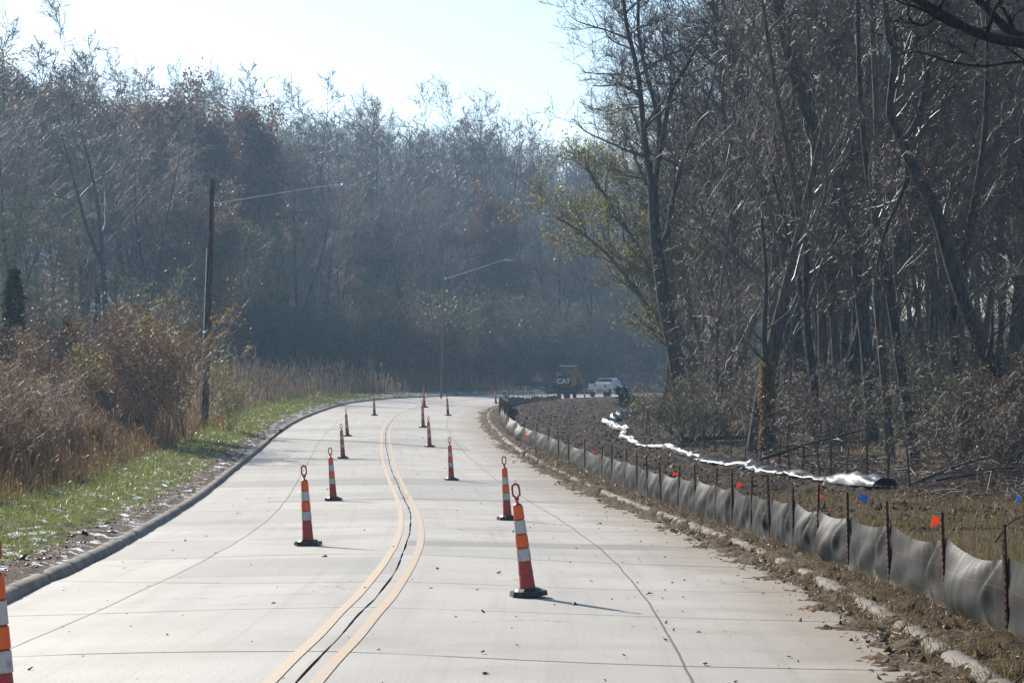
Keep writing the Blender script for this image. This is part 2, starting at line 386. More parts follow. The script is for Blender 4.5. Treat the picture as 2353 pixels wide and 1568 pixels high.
def kerb(s0, s1, side, h, prof=None):
    sa = np.arange(s0, s1, 0.1 if s1 - s0 < 140 else 0.25)
    pr = np.array([(0.0, -0.03), (0.0, 0.004), (0.022, 0.055), (0.045, 0.088), (0.075, 0.103), (0.12, 0.108), (0.17, 0.104), (0.185, 0.085), (0.19, -0.15)])
    pr = pr * np.array([1, h / 0.13]) if h != 0.13 else pr
    SS, K = np.meshgrid(sa, np.arange(len(pr)), indexing='ij'); SS = SS.ravel(); K = K.ravel()
    w = np.interp(SS, S, LW if side < 0 else RW)
    jog = 0.03 * np.sin(np.floor(SS / 2.06) * 12.9)
    notch = np.where(np.abs((SS + 0.05) % 2.06 - 1.03) > 0.965, -0.05, 0)
    oo = side * (w - 0.012 + pr[K, 0] + jog); X, Y = xy(SS, oo)
    Z = road_z(SS, side * w) + pr[K, 1] + 0.006 * wob(X * 3, Y * 3, 3) + notch * (pr[K, 1] > 0.04)
    f = grid_faces(len(sa), len(pr));
    if side < 0: f = f[:, ::-1]
    setp(mesh_np('kerb', np.stack([X, Y, Z], 1), f.copy(), KERB, smooth=True, uv=np.stack([oo, SS], 1)), kind='structure')
g0, g1 = s_of_Y(92.5), s_of_Y(103)
kerb(s_of_Y(-30), g0, -1, 0.13); kerb(g1, S[-1] - 5, -1, 0.13); kerb(s_of_Y(-30), S[-1] - 5, 1, 0.13)

# strips beside the road
def sgrid():
    a = [s_of_Y(-15)]; y = -15.0
    while a[-1] < S[-1] - 6:
        Y = max(12, np.interp(a[-1], S, cy_)); a.append(a[-1] + min(0.6, max(0.06, Y * 0.0042)))
    return np.array(a)
def micro(x, y, wl, seed=0):
    r = 0
    for i, (k, ph) in enumerate(_wav[10:24]):
        k = k / np.linalg.norm(k) * (0.5 + 0.17 * i) * 6.283 / wl; r = r + np.sin(k[0] * x + k[1] * y + ph + seed + 1.5 * np.sin(k[1] * x * 0.7 - k[0] * y * 0.6))
    return r / 3.8
m = N('verge_soil'); uv = m.n('ShaderNodeTexCoord').outputs['UV']; sp = m.n('ShaderNodeSeparateXYZ'); m.l(uv, sp.inputs[0]); ps = m.pos()
c = m.mix(m.step(m.noise(12, 5, ps), 0.35, 0.65), (0.055, 0.038, 0.026), (0.14, 0.10, 0.07))
gr = m.mix(m.step(m.noise(6, 5, ps), 0.35, 0.65), (0.05, 0.075, 0.018), (0.10, 0.11, 0.035))
dd = m.math('ADD', sp.outputs[0], m.math('MULTIPLY', m.math('SUBTRACT', m.noise(0.8, 4, ps), 0.5), 1.0))
c = m.mix(m.step(dd, 0.75, 1.1), c, gr)
c = m.mix(m.step(m.math('ADD', sp.outputs[0], m.noise(0.5, 3, ps)), 4.2, 5.2), c, (0.085, 0.05, 0.028))
sn = m.step(m.math('ADD', m.noise(2.2, 6, ps, 0.7), m.math('MULTIPLY', m.noise(11, 3, ps), 0.12)), 0.615, 0.66)
c = m.mix(sn, c, (0.75, 0.77, 0.82)); m.base(c); m.set(Roughness=0.9); m.b.inputs['Specular IOR Level'].default_value = 0.1; m.bump(m.noise(30, 4, ps), 0.9, 0.03); VERGE = m.mat
sg = sgrid(); of = np.concatenate([np.linspace(0.15, 6, 58), np.linspace(6.2, 11.4, 20)])
SS, DD = np.meshgrid(sg, of, indexing='ij'); s1, d1 = SS.ravel(), DD.ravel(); o1 = -(np.interp(s1, S, LW) + d1)
X, Y = xy(s1, o1); Z = Gso(s1, o1, X, Y) - 0.03 * (d1 < 0.3) + (0.02 * micro(X, Y, 0.35) + 0.03 * micro(X, Y, 1.2, 2)) * np.clip(d1 * 2 - 0.4, 0, 1)
inner = ss((np.interp(s1, S, cy_) - 91) / 2) * ss((104 - np.interp(s1, S, cy_)) / 2)
Z = Z - inner * 0.1 * ss((1.6 - d1) / 1.2) - 0.25 * ss((d1 - 10.9) / 0.5)
setp(mesh_np('grass_verge', np.stack([X, Y, Z], 1), grid_faces(*SS.shape)[:, ::-1].copy(), VERGE, smooth=True, uv=np.stack([d1, s1], 1)), kind='structure')

m = N('graded_soil'); uv = m.n('ShaderNodeTexCoord').outputs['UV']; sp = m.n('ShaderNodeSeparateXYZ'); m.l(uv, sp.inputs[0]); ps = m.pos()
c = m.mix(m.step(m.noise(5, 6, ps, 0.65), 0.35, 0.65), (0.012, 0.0075, 0.0048), (0.045, 0.027, 0.016))
c = m.mix(m.step(m.noise(28, 4, ps, 0.7), 0.52, 0.70), c, (0.08, 0.056, 0.036))
c = m.mix(m.math('MULTIPLY', m.step(m.noise(0.45, 5, ps, 0.65), 0.5, 0.64), 0.6), c, (0.085, 0.058, 0.035))
gn = m.math('MULTIPLY', m.step(m.noise(1.3, 5, ps), 0.50, 0.60), 0.6)
gn2 = m.math('MULTIPLY', m.math('LESS_THAN', sp.outputs[1], s_of_Y(49.0)), m.step(sp.outputs[0], 1.2, 2.0))
c = m.mix(m.math('MAXIMUM', m.math('MULTIPLY', gn2, 0.75), m.math('MULTIPLY', gn, 0.45)), c, (0.085, 0.068, 0.03))
tan = m.math('MULTIPLY', m.math('SUBTRACT', 1.0, m.step(sp.outputs[0], 0.1, 0.9)), 0.8)
c = m.mix(tan, c, m.mix(m.step(m.noise(20, 5, ps), 0.4, 0.6), (0.07, 0.047, 0.03), (0.17, 0.125, 0.08)))
m.base(c); m.set(Roughness=0.9); m.b.inputs['Specular IOR Level'].default_value = 0.08; m.bump(m.noise(22, 5, ps), 1.0, 0.05); SOIL = m.mat
of = np.concatenate([np.linspace(-0.75, 1.4, 44), np.linspace(1.5, 11.4, 90)])
SS, DD = np.meshgrid(sg, of, indexing='ij'); s1, d1 = SS.ravel(), DD.ravel(); rwv = np.interp(s1, S, RW); o1 = rwv + d1
X, Y = xy(s1, o1)
soil = np.interp(d1, [-0.75, -0.35, 0.0, 0.22, 0.6, 1.4], [-0.05, -0.02, 0.03, 0.085, 0.09, 0.07]) + (0.03 + 0.03 * micro(X, Y, 0.7, 1) + 0.03 * micro(X, Y, 0.32, 6) + 0.07 * micro(X, Y, 3.1, 4)) * np.interp(d1, [-0.75, -0.4, 0, 0.5, 1.2], [0.3, 0.55, 0.8, 0.35, 0.12]) + 0.012 * micro(X, Y, 0.25)
yy = np.interp(s1, S, cy_)
zb = road_z(s1, rwv) + soil
rough = (0.045 * micro(X, Y, 0.35, 3) + 0.035 * micro(X, Y, 1.3, 5)) * ss((d1 - 1.0) / 0.8) * np.where(yy < 47, 0.4, 1.0)
Z = np.where(d1 < 1.4, zb, Gso(s1, o1, X, Y)) + rough; Z = Z - 0.3 * ss((d1 - 10.9) / 0.5)
def soil_z(s, d, x, y):
    return road_z(s, np.interp(s, S, RW)) + np.interp(d, [-0.75, -0.35, 0.0, 0.22, 0.6, 1.4], [-0.05, -0.02, 0.03, 0.085, 0.09, 0.07])
setp(mesh_np('dirt_ground', np.stack([X, Y, Z], 1), grid_faces(*SS.shape), SOIL, smooth=True, uv=np.stack([d1, s1], 1)), kind='structure')

# ------------------------------------------------------------------ scattered stuff
def blades(name, n, sampler, hgt, wid, lean, mat, label, cat, seg=1, seed=1, fat_top=0.0):
    """n thin bent blades / stems; sampler(rs,n) -> x,y,z,scale"""
    rs = np.random.RandomState(seed); x, y, z, sc = sampler(rs, n); n = len(x)
    h = hgt * sc * rs.uniform(0.6, 1.25, n); a = rs.uniform(0, 6.283, n); ln = rs.uniform(0.1, 1, n) * lean
    th = rs.uniform(0, 6.283, n); w = wid * rs.uniform(0.6, 1.3, n) * np.clip(y / 45, 1, 3.0)
    b = np.stack([x, y, z - 0.02], 1); d = np.stack([np.cos(a), np.sin(a), 0 * a], 1); q = np.stack([np.cos(th), np.sin(th), 0 * th], 1) * (w / 2)[:, None]
    up = np.array([0, 0, 1.0])
    mid = b + d * (ln * h * 0.35)[:, None] + up * (h * 0.6)[:, None]; top = b + d * (ln * h)[:, None] + up * (h * (1 - 0.3 * ln))[:, None]
    if fat_top > 0:
        tw = q / (w / 2)[:, None] * fat_top * rs.uniform(0.4, 1.3, n)[:, None]
        t0 = mid + (top - mid) * 0.55; t1 = mid + (top - mid) * 0.85
        V = np.stack([b - q, b + q, t0 + q * 0.8, t0 - q * 0.8, t1 - tw, t1 + tw, top], 1).reshape(-1, 3)
        i = np.arange(n)[:, None] * 7; Fc = (i[:, :, None] + np.array([[0, 1, 2, 3], [3, 2, 5, 4], [4, 5, 6, 6]])[None]).reshape(-1, 4)
        F3 = [[int(k) for k in f[:3]] if f[2] == f[3] else [int(k) for k in f] for f in Fc]
        o = mesh_np(name, V, F3, mat)
    else:
        V = np.stack([b - q, b + q, mid + q * 0.75, mid - q * 0.75, top], 1).reshape(-1, 3); i = np.arange(n)[:, None] * 5
        Fc = np.concatenate([i + np.array([[0, 1, 2]]), i + np.array([[0, 2, 3]]), i + np.array([[3, 2, 4]])], 1).reshape(-1, 3)
        o = mesh_np(name, V, Fc, mat)
    return setp(o, label=label, category=cat, kind='stuff')
def tuft(x, y): return np.clip(0.85 + 0.45 * micro(x, y, 0.9, 7) + 0.25 * micro(x, y, 0.35, 8), 0.35, 1.9)
def verge_sampler(y0, y1, d0, d1, power=1.6, scf=None, clump=None, side=-1, face=(None, None)):
    def f(rs, n):
        t = rs.uniform(0, 1, n) ** power; Y = y0 + (y1 - y0) * t; s = np.interp(Y, cy_, S)
        d = d0 + (d1 - d0) * rs.uniform(0, 1, n); o = side * (np.interp(s, S, LW if side < 0 else RW) + d); X, Y = xy(s, o)
        keep = np.ones(n, bool)
        if clump is not None: keep = micro(X, Y, clump[0], clump[2]) + 0.6 * micro(X, Y, clump[0] * 0.3, 3) > clump[1] + rs.uniform(-.3, .3, n)
        z = Gso(s, o, X, Y) + (0 if side < 0 else 0.0)
        if side > 0: z = np.where(d < 1.4, soil_z(s, d, X, Y), z)
        sc = np.ones(n) if scf is None else scf(d, Y, rs)
        sc = sc * tuft(X, Y); return X[keep], Y[keep], z[keep], sc[keep]
    return f
GRASS = leaf_mat('verge_grass', (0.10, 0.15, 0.025), (0.18, 0.21, 0.05), (0.24, 0.20, 0.08), 0.5, 0.35)
DRY = leaf_mat('dry_weed', (0.14, 0.07, 0.035), (0.24, 0.14, 0.07), (0.33, 0.23, 0.13), 0.35, 0.6)
STRAW = leaf_mat('straw_grass', (0.20, 0.13, 0.065), (0.14, 0.095, 0.045), (0.13, 0.12, 0.045), 0.4, 0.5)
SEED = leaf_mat('seed_weed', (0.16, 0.12, 0.08), (0.24, 0.185, 0.125), (0.11, 0.08, 0.05), 0.45, 0.6)
blades('verge_grass', 190000, verge_sampler(12, 175, 0.75, 5.2, 1.5, lambda d, Y, rs: 0.5 + 0.5 * np.clip((d - 0.7), 0, 1) + 0.3 * (d > 3.5), (1.1, -0.45, 0)), 0.18, 0.010, 1.1, GRASS,
       'short green grass along the left kerb with snow between the tufts', 'grass', seed=1)
blades('dry_weeds', 42000, verge_sampler(16, 105, 2.9, 15, 1.3, lambda d, Y, rs: 0.3 + 0.7 * np.clip((d - 2.8) / 2.5, 0, 1)), 1.35, 0.009, 0.35, DRY,
       'dense reddish brown dry weed stems left of the grass verge', 'dry weeds', seed=2)
blades('seeded_weeds', 26000, verge_sampler(16, 105, 3.0, 14, 1.3, lambda d, Y, rs: (0.3 + 0.7 * np.clip((d - 2.8) / 2.5, 0, 1)) * rs.uniform(0.5, 1.15, len(d))), 1.4, 0.008, 0.6, DRY,
       'dry brown weeds with small seed heads mixed into the left thicket', 'dry weeds', seed=22, fat_top=0.028)
blades('far_weeds', 30000, verge_sampler(95, 235, 3.5, 24, 1.0, lambda d, Y, rs: 0.35 + 0.65 * np.clip((d - 3) / 4, 0, 1)), 1.5, 0.012, 0.3, SEED,
       'pale dead goldenrod with fluffy heads in the meadow before the hill', 'dry weeds', seed=3, fat_top=0.055)
blades('berm_grass', 45000, verge_sampler(12, 80, -0.2, 0.75, 1.5, None, (0.9, 0.0, 1), side=1), 0.13, 0.006, 1.5, STRAW,
       'matted dry grass over the buried right kerb', 'grass', seed=4)
blades('bank_grass', 45000, verge_sampler(13, 50, 1.3, 11, 1.2, None, (1.5, -0.4, 2), side=1), 0.27, 0.009, 0.8, STRAW,
       'straw coloured grass behind the silt fence at the right', 'grass', seed=5)
blades('woods_weeds', 30000, verge_sampler(46, 190, 8.5, 22, 1.0, lambda d, Y, rs: 0.5 + 0.5 * rs.uniform(0, 1, len(d)), (2.0, -0.2, 2), side=1), 0.7, 0.014, 0.9, STRAW,
       'tangled dry undergrowth at the edge of the right hand woods', 'undergrowth', seed=6)

def chips(name, n, sampler, size, mat, label, cat, seed, thick=0.25, long=1.0):
    rs = np.random.RandomState(seed); x, y, z, sc = sampler(rs, n); n = len(x)
    r = size * sc * np.minimum(rs.lognormal(0, 0.45, n), 2.1)
    base = np.array([[1, 0, 0], [0, 1, 0], [-1, 0, 0], [0, -1, 0], [0.1, 0.1, 1], [0, 0, -1]], float)
    v = base[None] * (1 + 0.5 * rs.uniform(-1, 1, (n, 6, 3))); v[:, :, 2] *= thick; v[:, :, 0] *= long
    a = rs.uniform(0, 6.283, n); b = rs.normal(0, 0.35, n); ca, sa_ = np.cos(a), np.sin(a); cb, sb = np.cos(b), np.sin(b)
    v[:, :, 2] += (v[:, :, 0] ** 2) * 0.25 * rs.uniform(-1, 1, (n, 1)); vz = v[:, :, 2] * cb[:, None] + v[:, :, 0] * sb[:, None]; vx = v[:, :, 0] * cb[:, None] - v[:, :, 2] * sb[:, None]
    V = np.stack([vx * ca[:, None] - v[:, :, 1] * sa_[:, None], vx * sa_[:, None] + v[:, :, 1] * ca[:, None], vz], 2) * r[:, None, None]
    V += np.stack([x, y, z + r * thick * 0.4], 1)[:, None]
    Fc = (np.arange(n)[:, None, None] * 6 + np.array([[0, 1, 4], [1, 2, 4], [2, 3, 4], [3, 0, 4], [1, 0, 5], [2, 1, 5], [3, 2, 5], [0, 3, 5]])[None]).reshape(-1, 3)
    return setp(mesh_np(name, V.reshape(-1, 3), Fc, mat), label=label, category=cat, kind='stuff')
CLOD = leaf_mat('clod_soil', (0.014, 0.009, 0.006), (0.035, 0.023, 0.015), (0.075, 0.05, 0.032), 0.0, 0.8, 0.1)
MULCH = leaf_mat('mulch', (0.05, 0.032, 0.02), (0.03, 0.02, 0.013), (0.16, 0.11, 0.07), 0.05, 0.6, 0.15)
LEAF = leaf_mat('dead_leaf', (0.12, 0.055, 0.025), (0.06, 0.038, 0.025), (0.24, 0.16, 0.10), 0.25, 0.45)
chips('dirt_clods', 42000, verge_sampler(36, 185, 1.1, 10.5, 1.3, None, None, side=1), 0.024, CLOD, 'dark clods of freshly graded soil between the two fences', 'soil', 11, 0.7)
chips('wood_mulch', 22000, verge_sampler(40, 180, 1.1, 10, 1.3, None, None, side=1), 0.03, MULCH, 'shredded wood and leaves strewn over the graded soil', 'mulch', 12, 0.12, 2.0)
chips('leaf_litter', 60000, verge_sampler(12, 90, -0.75, 1.2, 1.7, lambda d, Y, rs: 1 + 0 * d, (1.3, -0.6, 4), side=1), 0.022, LEAF, 'brown leaf litter heaped along the buried right kerb', 'leaves', 13, 0.3, 1.6)
chips('verge_litter', 7000, verge_sampler(12, 110, 0.26, 1.1, 1.6, None, (1.0, -0.1, 5)), 0.017, LEAF, 'dead leaves and soil crumbs behind the left kerb', 'leaves', 14, 0.4, 1.4)
def road_sampler(rs, n):
    Y = 13 + 110 * rs.uniform(0, 1, n) ** 1.6; s = np.interp(Y, cy_, S); o = rs.uniform(-4.4, 4.6, n); o = np.where(rs.uniform(0, 1, n) < 0.5, np.abs(o) ** 0.5 * 2.1, o)
    X, Y = xy(s, o); return X, Y, road_z(s, o) + 0.006, 0.3 + rs.uniform(0, 1, n) ** 3 * 1.6
chips('road_debris', 1400, road_sampler, 0.010, LEAF, 'scattered leaves and crumbs of mud lying on the concrete road', 'debris', 15, 0.35, 1.4)

# ------------------------------------------------------------------ trees
def bark(name, c1, c2, rnd=0.2, sc=6):
    m = N(name); ob = m.obj(); mp = m.n('ShaderNodeMapping'); mp.inputs['Scale'].default_value = (sc, sc, sc * 0.22); m.l(ob, mp.inputs[0])
    nz = m.noise(2.0, 5, mp.outputs[0], 0.6); c = m.mix(m.step(nz, 0.38, 0.62), c1, c2)
    oi = m.n('ShaderNodeObjectInfo').outputs['Random']; hs = m.n('ShaderNodeHueSaturation'); m.l(c, hs.inputs['Color'])
    m.l(m.math('ADD', m.math('MULTIPLY', oi, 2 * rnd), 1 - rnd), hs.inputs['Value']); m.base(hs.outputs[0])
    m.set(Roughness=0.85); m.b.inputs['Specular IOR Level'].default_value = 0.12; m.bump(nz, 0.9, 0.05); return m.mat
BARK = bark('grey_bark', (0.055, 0.042, 0.032), (0.15, 0.12, 0.095))
BARKD = bark('dark_bark', (0.022, 0.019, 0.018), (0.065, 0.055, 0.05))
SHADEB = bark('shade_painted_bark', (0.010, 0.009, 0.009), (0.028, 0.024, 0.022))  # darker bark copy, shade of the near limbs painted into its colour
TWIG = simple('twig_bark', (0.06, 0.044, 0.033), (0.125, 0.092, 0.068), 3, 0.5, rnd=0.3, spec=0.3)
HTWIG = simple('hill_twig_bark', (0.10, 0.073, 0.055), (0.19, 0.145, 0.115), 0.6, 0.6, rnd=0.3, spec=0.2)
TWIGR = simple('red_twig_bark', (0.13, 0.08, 0.055), (0.24, 0.16, 0.11), 3, 0.5, rnd=0.2)
RUSSET = leaf_mat('russet_leaf', (0.13, 0.055, 0.03), (0.18, 0.085, 0.04), (0.09, 0.05, 0.032), 0.45)
YELLOW = leaf_mat('yellow_green_leaf', (0.20, 0.20, 0.035), (0.28, 0.22, 0.04), (0.12, 0.15, 0.03), 0.5)
OCHRE = leaf_mat('ochre_leaf', (0.20, 0.12, 0.03), (0.13, 0.10, 0.035), (0.26, 0.11, 0.035), 0.5)
IVY = leaf_mat('yellow_ivy', (0.30, 0.21, 0.05), (0.22, 0.17, 0.04), (0.17, 0.11, 0.04), 0.5)
TAN = leaf_mat('tan_leaf', (0.17, 0.10, 0.06), (0.24, 0.16, 0.10), (0.10, 0.06, 0.04), 0.4)
GREENL = leaf_mat('green_leaf', (0.05, 0.085, 0.025), (0.09, 0.13, 0.03), (0.14, 0.16, 0.04), 0.4)
CEDAR = leaf_mat('cedar_needle', (0.035, 0.055, 0.03), (0.055, 0.075, 0.035), (0.022, 0.038, 0.02), 0.15)

def tubes_np(groups):
    """groups: {(n,sides): [(pts, rads)]} -> verts, faces"""
    V = []; Fs = []; b = 0
    for (n, k), lst in groups.items():
        p = np.array([a for a, r in lst], float); r = np.array([q for a, q in lst], float); M = len(lst)
        t = np.empty_like(p); t[:, 1:-1] = p[:, 2:] - p[:, :-2]; t[:, 0] = p[:, 1] - p[:, 0]; t[:, -1] = p[:, -1] - p[:, -2]
        t /= np.linalg.norm(t, axis=2, keepdims=True) + 1e-9
        ref = np.where(np.abs(t[:, :1, 2:3]) > 0.8, np.array([1.0, 0.1, 0]), np.array([0, 0.1, 1.0])); ref = np.repeat(ref, n, 1)
        e1 = np.cross(t, ref); e1 /= np.linalg.norm(e1, axis=2, keepdims=True) + 1e-9; e2 = np.cross(t, e1)
        q = np.arange(k) * 6.28318 / k
        v = p[:, :, None] + (e1[:, :, None] * np.cos(q)[:, None] + e2[:, :, None] * np.sin(q)[:, None]) * r[:, :, None, None]
        V.append(v.reshape(-1, 3))
        i = (np.arange(M) * n * k)[:, None, None] + (np.arange(n - 1) * k)[None, :, None]; j = np.arange(k)[None, None]; j2 = (j + 1) % k
        f = np.stack([i + j, i + j2, i + k + j2, i + k + j], -1).reshape(-1, 4) + b; Fs.append(f); b += M * n * k
    return np.concatenate(V), np.concatenate(Fs)

class Tree:
    def __init__(s, seed, **k):
        s.r = random.Random(seed); s.tr = {}; s.cr = {}; s.tips = []
        s.p = dict(cnt=(9, 6, 6, 5), ratio=(0.42, 0.5, 0.5, 0.5), ang=(50, 45, 45, 45), gn=0.16, trop=0.06, maxl=4, minr=0.006, start=0.35, sides=(8, 6, 4, 3, 3), tipr=0.35)
        s.p.update(k)
    def path(s, p, d, L, r, n, gn, trop, taper):
        R = s.r; pts = [p]; rads = [r]
        for i in range(n):
            d = (d + Vector((R.gauss(0, gn), R.gauss(0, gn), R.gauss(0, gn) + trop))).normalized(); p = p + d * (L / n)
            pts.append(p); rads.append(max(r * (1 - (1 - taper) * (i + 1) / n), s.p['minr'] * 0.7))
        return pts, rads
    def put(s, pts, rads, lv):
        k = s.p['sides'][min(lv, 4)]; g = s.tr if lv == 0 else s.cr
        g.setdefault((len(pts), k), []).append(([tuple(a) for a in pts], rads))
    def kids(s, pts, rads, L, lv, start=None, cnt=None, ratio=None):
        """spawn branches of level lv along a path"""
        P_ = s.p; R = s.r; n = cnt if cnt is not None else P_['cnt'][lv - 1]; st = start if start is not None else (P_['start'] if lv == 1 else 0.2)
        for i in range(n):
            t = st + (1 - st) * (i + R.random()) / n; f = t * (len(pts) - 1); j = min(int(f), len(pts) - 2); u = f - j
            p = pts[j].lerp(pts[j + 1], u); r0 = rads[j] * (1 - u) + rads[j + 1] * u; d = (pts[j + 1] - pts[j]).normalized()
            az = R.uniform(0, 6.283); a = Vector((math.cos(az), math.sin(az), R.uniform(-0.2, 0.5)))
            a = (a - d * a.dot(d)).normalized(); an = math.radians(P_['ang'][lv - 1] * R.uniform(0.6, 1.25)); dd = d * math.cos(an) + a * math.sin(an)
            l = L * (ratio or P_['ratio'][lv - 1]) * R.uniform(0.65, 1.2) * (1.15 - 0.55 * t if lv < 2 else 1.0)
            s.branch(p, dd, l, max(r0 * R.uniform(0.45, 0.7), P_['minr']), lv)
    def branch(s, p, d, L, r, lv):
        n = (8, 7, 5, 4, 3)[min(lv, 4)]
        pts, rads = s.path(p, d, L, r, n, s.p['gn'] * (0.75 + 0.10 * lv), s.p['trop'], 0.3)
        s.put(pts, rads, lv)
        if lv < s.p['maxl']: s.kids(pts, rads, L, lv + 1)
        if lv >= s.p['maxl'] - 1: s.tips += pts[1:]
    def stem(s, pts, r0, r1, lvl0kids, start, ratio=None, L=None, sub=4):
        """explicit main stem through given points (Vectors)"""
        dense = []
        for i in range(len(pts) - 1):
            a = pts[max(i - 1, 0)]; b = pts[i]; c = pts[i + 1]; e = pts[min(i + 2, len(pts) - 1)]
            for k in range(sub):
                t = k / sub; dense.append(0.5 * ((2 * b) + (c - a) * t + (2 * a - 5 * b + 4 * c - e) * t * t + (3 * b - a - 3 * c + e) * t ** 3))
        dense.append(pts[-1]); n = len(dense)
        rads = [r0 + (r1 - r0) * (i / (n - 1)) for i in range(n)]
        if s.p.get('flare') and (pts[0] - Vector((0, 0, 0))).length < 0.6: rads[0] *= 1.5; rads[1] *= 1.15
        s.tr.setdefault((n, 10), []).append(([tuple(a) for a in dense], rads))
        LL = L or sum((dense[i + 1] - dense[i]).length for i in range(n - 1))
        s.kids(dense, rads, LL, 1, start, lvl0kids, ratio)
    def leaves(s, per, size, spread, frac=1.0, zmin=0):
        rs = np.random.RandomState(s.r.randrange(9999)); T = np.array([tuple(t) for t in s.tips if t.z > zmin and s.r.random() < frac]); T = np.repeat(T, per, 0)
        n = len(T); c = T + rs.normal(0, spread, (n, 3)); a = rs.normal(size=(n, 3)); a /= np.linalg.norm(a, axis=1, keepdims=True)
        b = np.cross(a, rs.normal(size=(n, 3))); b /= np.linalg.norm(b, axis=1, keepdims=True) + 1e-9; sz = size * rs.uniform(0.5, 1.4, (n, 1))
        V = np.stack([c - a * sz, c + b * sz * 0.55, c + a * sz, c - b * sz * 0.55], 1).reshape(-1, 3)
        return V, np.arange(n * 4).reshape(-1, 4)
    def build(s, name, loc=(0, 0, 0), bark=None, twig=None, leaf=None, lm=None, label=None, cat='tree', group=None, crown='crown', fol='foliage'):
        root = empty(name, loc, 0, label, cat, group)
        v, f = tubes_np(s.tr); mesh_np('trunk', v, f, bark or BARK, root, smooth=True)
        if s.cr: v, f = tubes_np(s.cr); mesh_np(crown, v, f, twig or TWIG, root, smooth=False)
        if leaf: mesh_np(fol, *leaf, lm, root)
        return root
def bare(seed, H=20, r=0.22, cnt=(11, 6, 6, 4), lean=0.05, fork=True, leafp=None, lm=None, minr=0.011, start=0.38, ratio=0.38, gn=0.16, twig=None, bk=None, ang=(48, 45, 48, 50), name='tree', mx=4, trop=0.06, **kw):
    t = Tree(seed, cnt=cnt, minr=minr, start=start, ratio=(ratio, 0.5, 0.52, 0.5), gn=gn, ang=ang, flare=True, maxl=mx, trop=trop)
    R = t.r; la = R.uniform(0, 6.28); pts = [Vector((0, 0, -0.3))]; d = Vector((math.cos(la) * lean, math.sin(la) * lean, 1)).normalized(); n = 7
    for i in range(n):
        d = (d + Vector((R.gauss(0, 0.06), R.gauss(0, 0.06), 0.04))).normalized(); pts.append(pts[-1] + d * (H * 0.98 / n))
    t.stem(pts, r, 0.03, cnt[0], start)
    if fork:
        k = R.choice([2, 3]); d = (pts[k + 1] - pts[k]).normalized(); a = R.uniform(0, 6.28)
        d = (d + Vector((math.cos(a), math.sin(a), 0)) * 0.42).normalized(); q = [pts[k]]
        for i in range(5): d = (d + Vector((R.gauss(0, 0.07), R.gauss(0, 0.07), 0.12))).normalized(); q.append(q[-1] + d * (H * 0.58 / 5))
        t.stem(q, r * 0.55, 0.03, cnt[0] - 3, 0.3)
    lf = t.leaves(*leafp) if leafp else None
    return t.build(name, bark=bk, twig=twig, leaf=lf, lm=lm, **kw)

# prototypes (each is moved into place as the first tree of its kind, then copied)
def H_(x, y): return float(Gr(x, y))
far_protos = [bare(100 + i, H=18 + 2 * (i % 3), bk=BARKD, r=0.25 + 0.03 * (i % 3), cnt=(10, 6, 5, 4), minr=0.017, start=0.36 + 0.06 * (i % 3), twig=HTWIG) for i in range(5)]
ridge_protos = [bare(120 + i, H=22, r=0.24, cnt=(8, 6, 5, 4), minr=0.028, start=0.5, ratio=0.34, gn=0.24, ang=(42, 50, 50, 50), bk=BARKD) for i in range(3)]
oak_protos = [bare(140 + i, H=17, r=0.25, cnt=(12, 6, 5, 3), minr=0.016, start=0.3, ratio=0.42, leafp=(4, 0.13, 0.35, 0.9), lm=(RUSSET, TAN, OCHRE)[i], twig=HTWIG, ang=(60, 45, 45, 45), name='oak_tree', cat='oak tree') for i in range(3)]
thin_protos = [bare(160 + i, H=12 + i, r=0.1, cnt=(9, 5, 5, 3), minr=0.014, start=0.2, ratio=0.36, leafp=(2, 0.09, 0.25, 0.35), lm=(OCHRE, GREENL, TAN)[i], twig=HTWIG, fork=False, name='sapling', cat='sapling') for i in range(3)]
near_protos = [bare(200 + i, H=19 + (i % 3) * 1.5, r=0.2 + 0.03 * (i % 3), cnt=(12, 7, 6, 5), minr=0.009, start=0.25 + 0.08 * (i % 3), gn=0.17, lean=0.09, ratio=0.36, ang=(42, 42, 42, 45), bk=(BARK, BARKD)[i % 2]) for i in range(5)]
nthin_protos = [bare(220 + i, H=10 + 2 * i, r=0.07 + 0.01 * i, cnt=(12, 6, 6, 4), minr=0.007, start=0.1, ratio=0.4, gn=0.24, lean=0.3, fork=False, twig=TWIG, leafp=(1, 0.055, 0.15, 0.10 + 0.06 * i), lm=(TAN, OCHRE, RUSSET)[i % 3], name='sapling', cat='sapling') for i in range(4)]
GL = 'bare trees standing in the hazy wood on the hillside'; GRW = 'bare trees standing in the dense wood right of the road'
used = set()
NT = [0]
def place(proto, x, y, rz, sc, label, group, tilt=(0, 0), z=None, cat=None):
    z = H_(x, y) if z is None else z; NT[0] += 1
    if proto.name not in used:
        used.add(proto.name); proto.location = (x, y, z); proto.rotation_euler = (tilt[0], tilt[1], rz); proto.scale = (sc,) * 3
        setp(proto, label=label, group=group); return proto
    return dup(proto, (x, y, z), rz, sc, label, group, tilt)
def offdist(x, y):
    s, o = so_of(x, y); return float(o[0]), float(s[0])
R = random.Random(42)
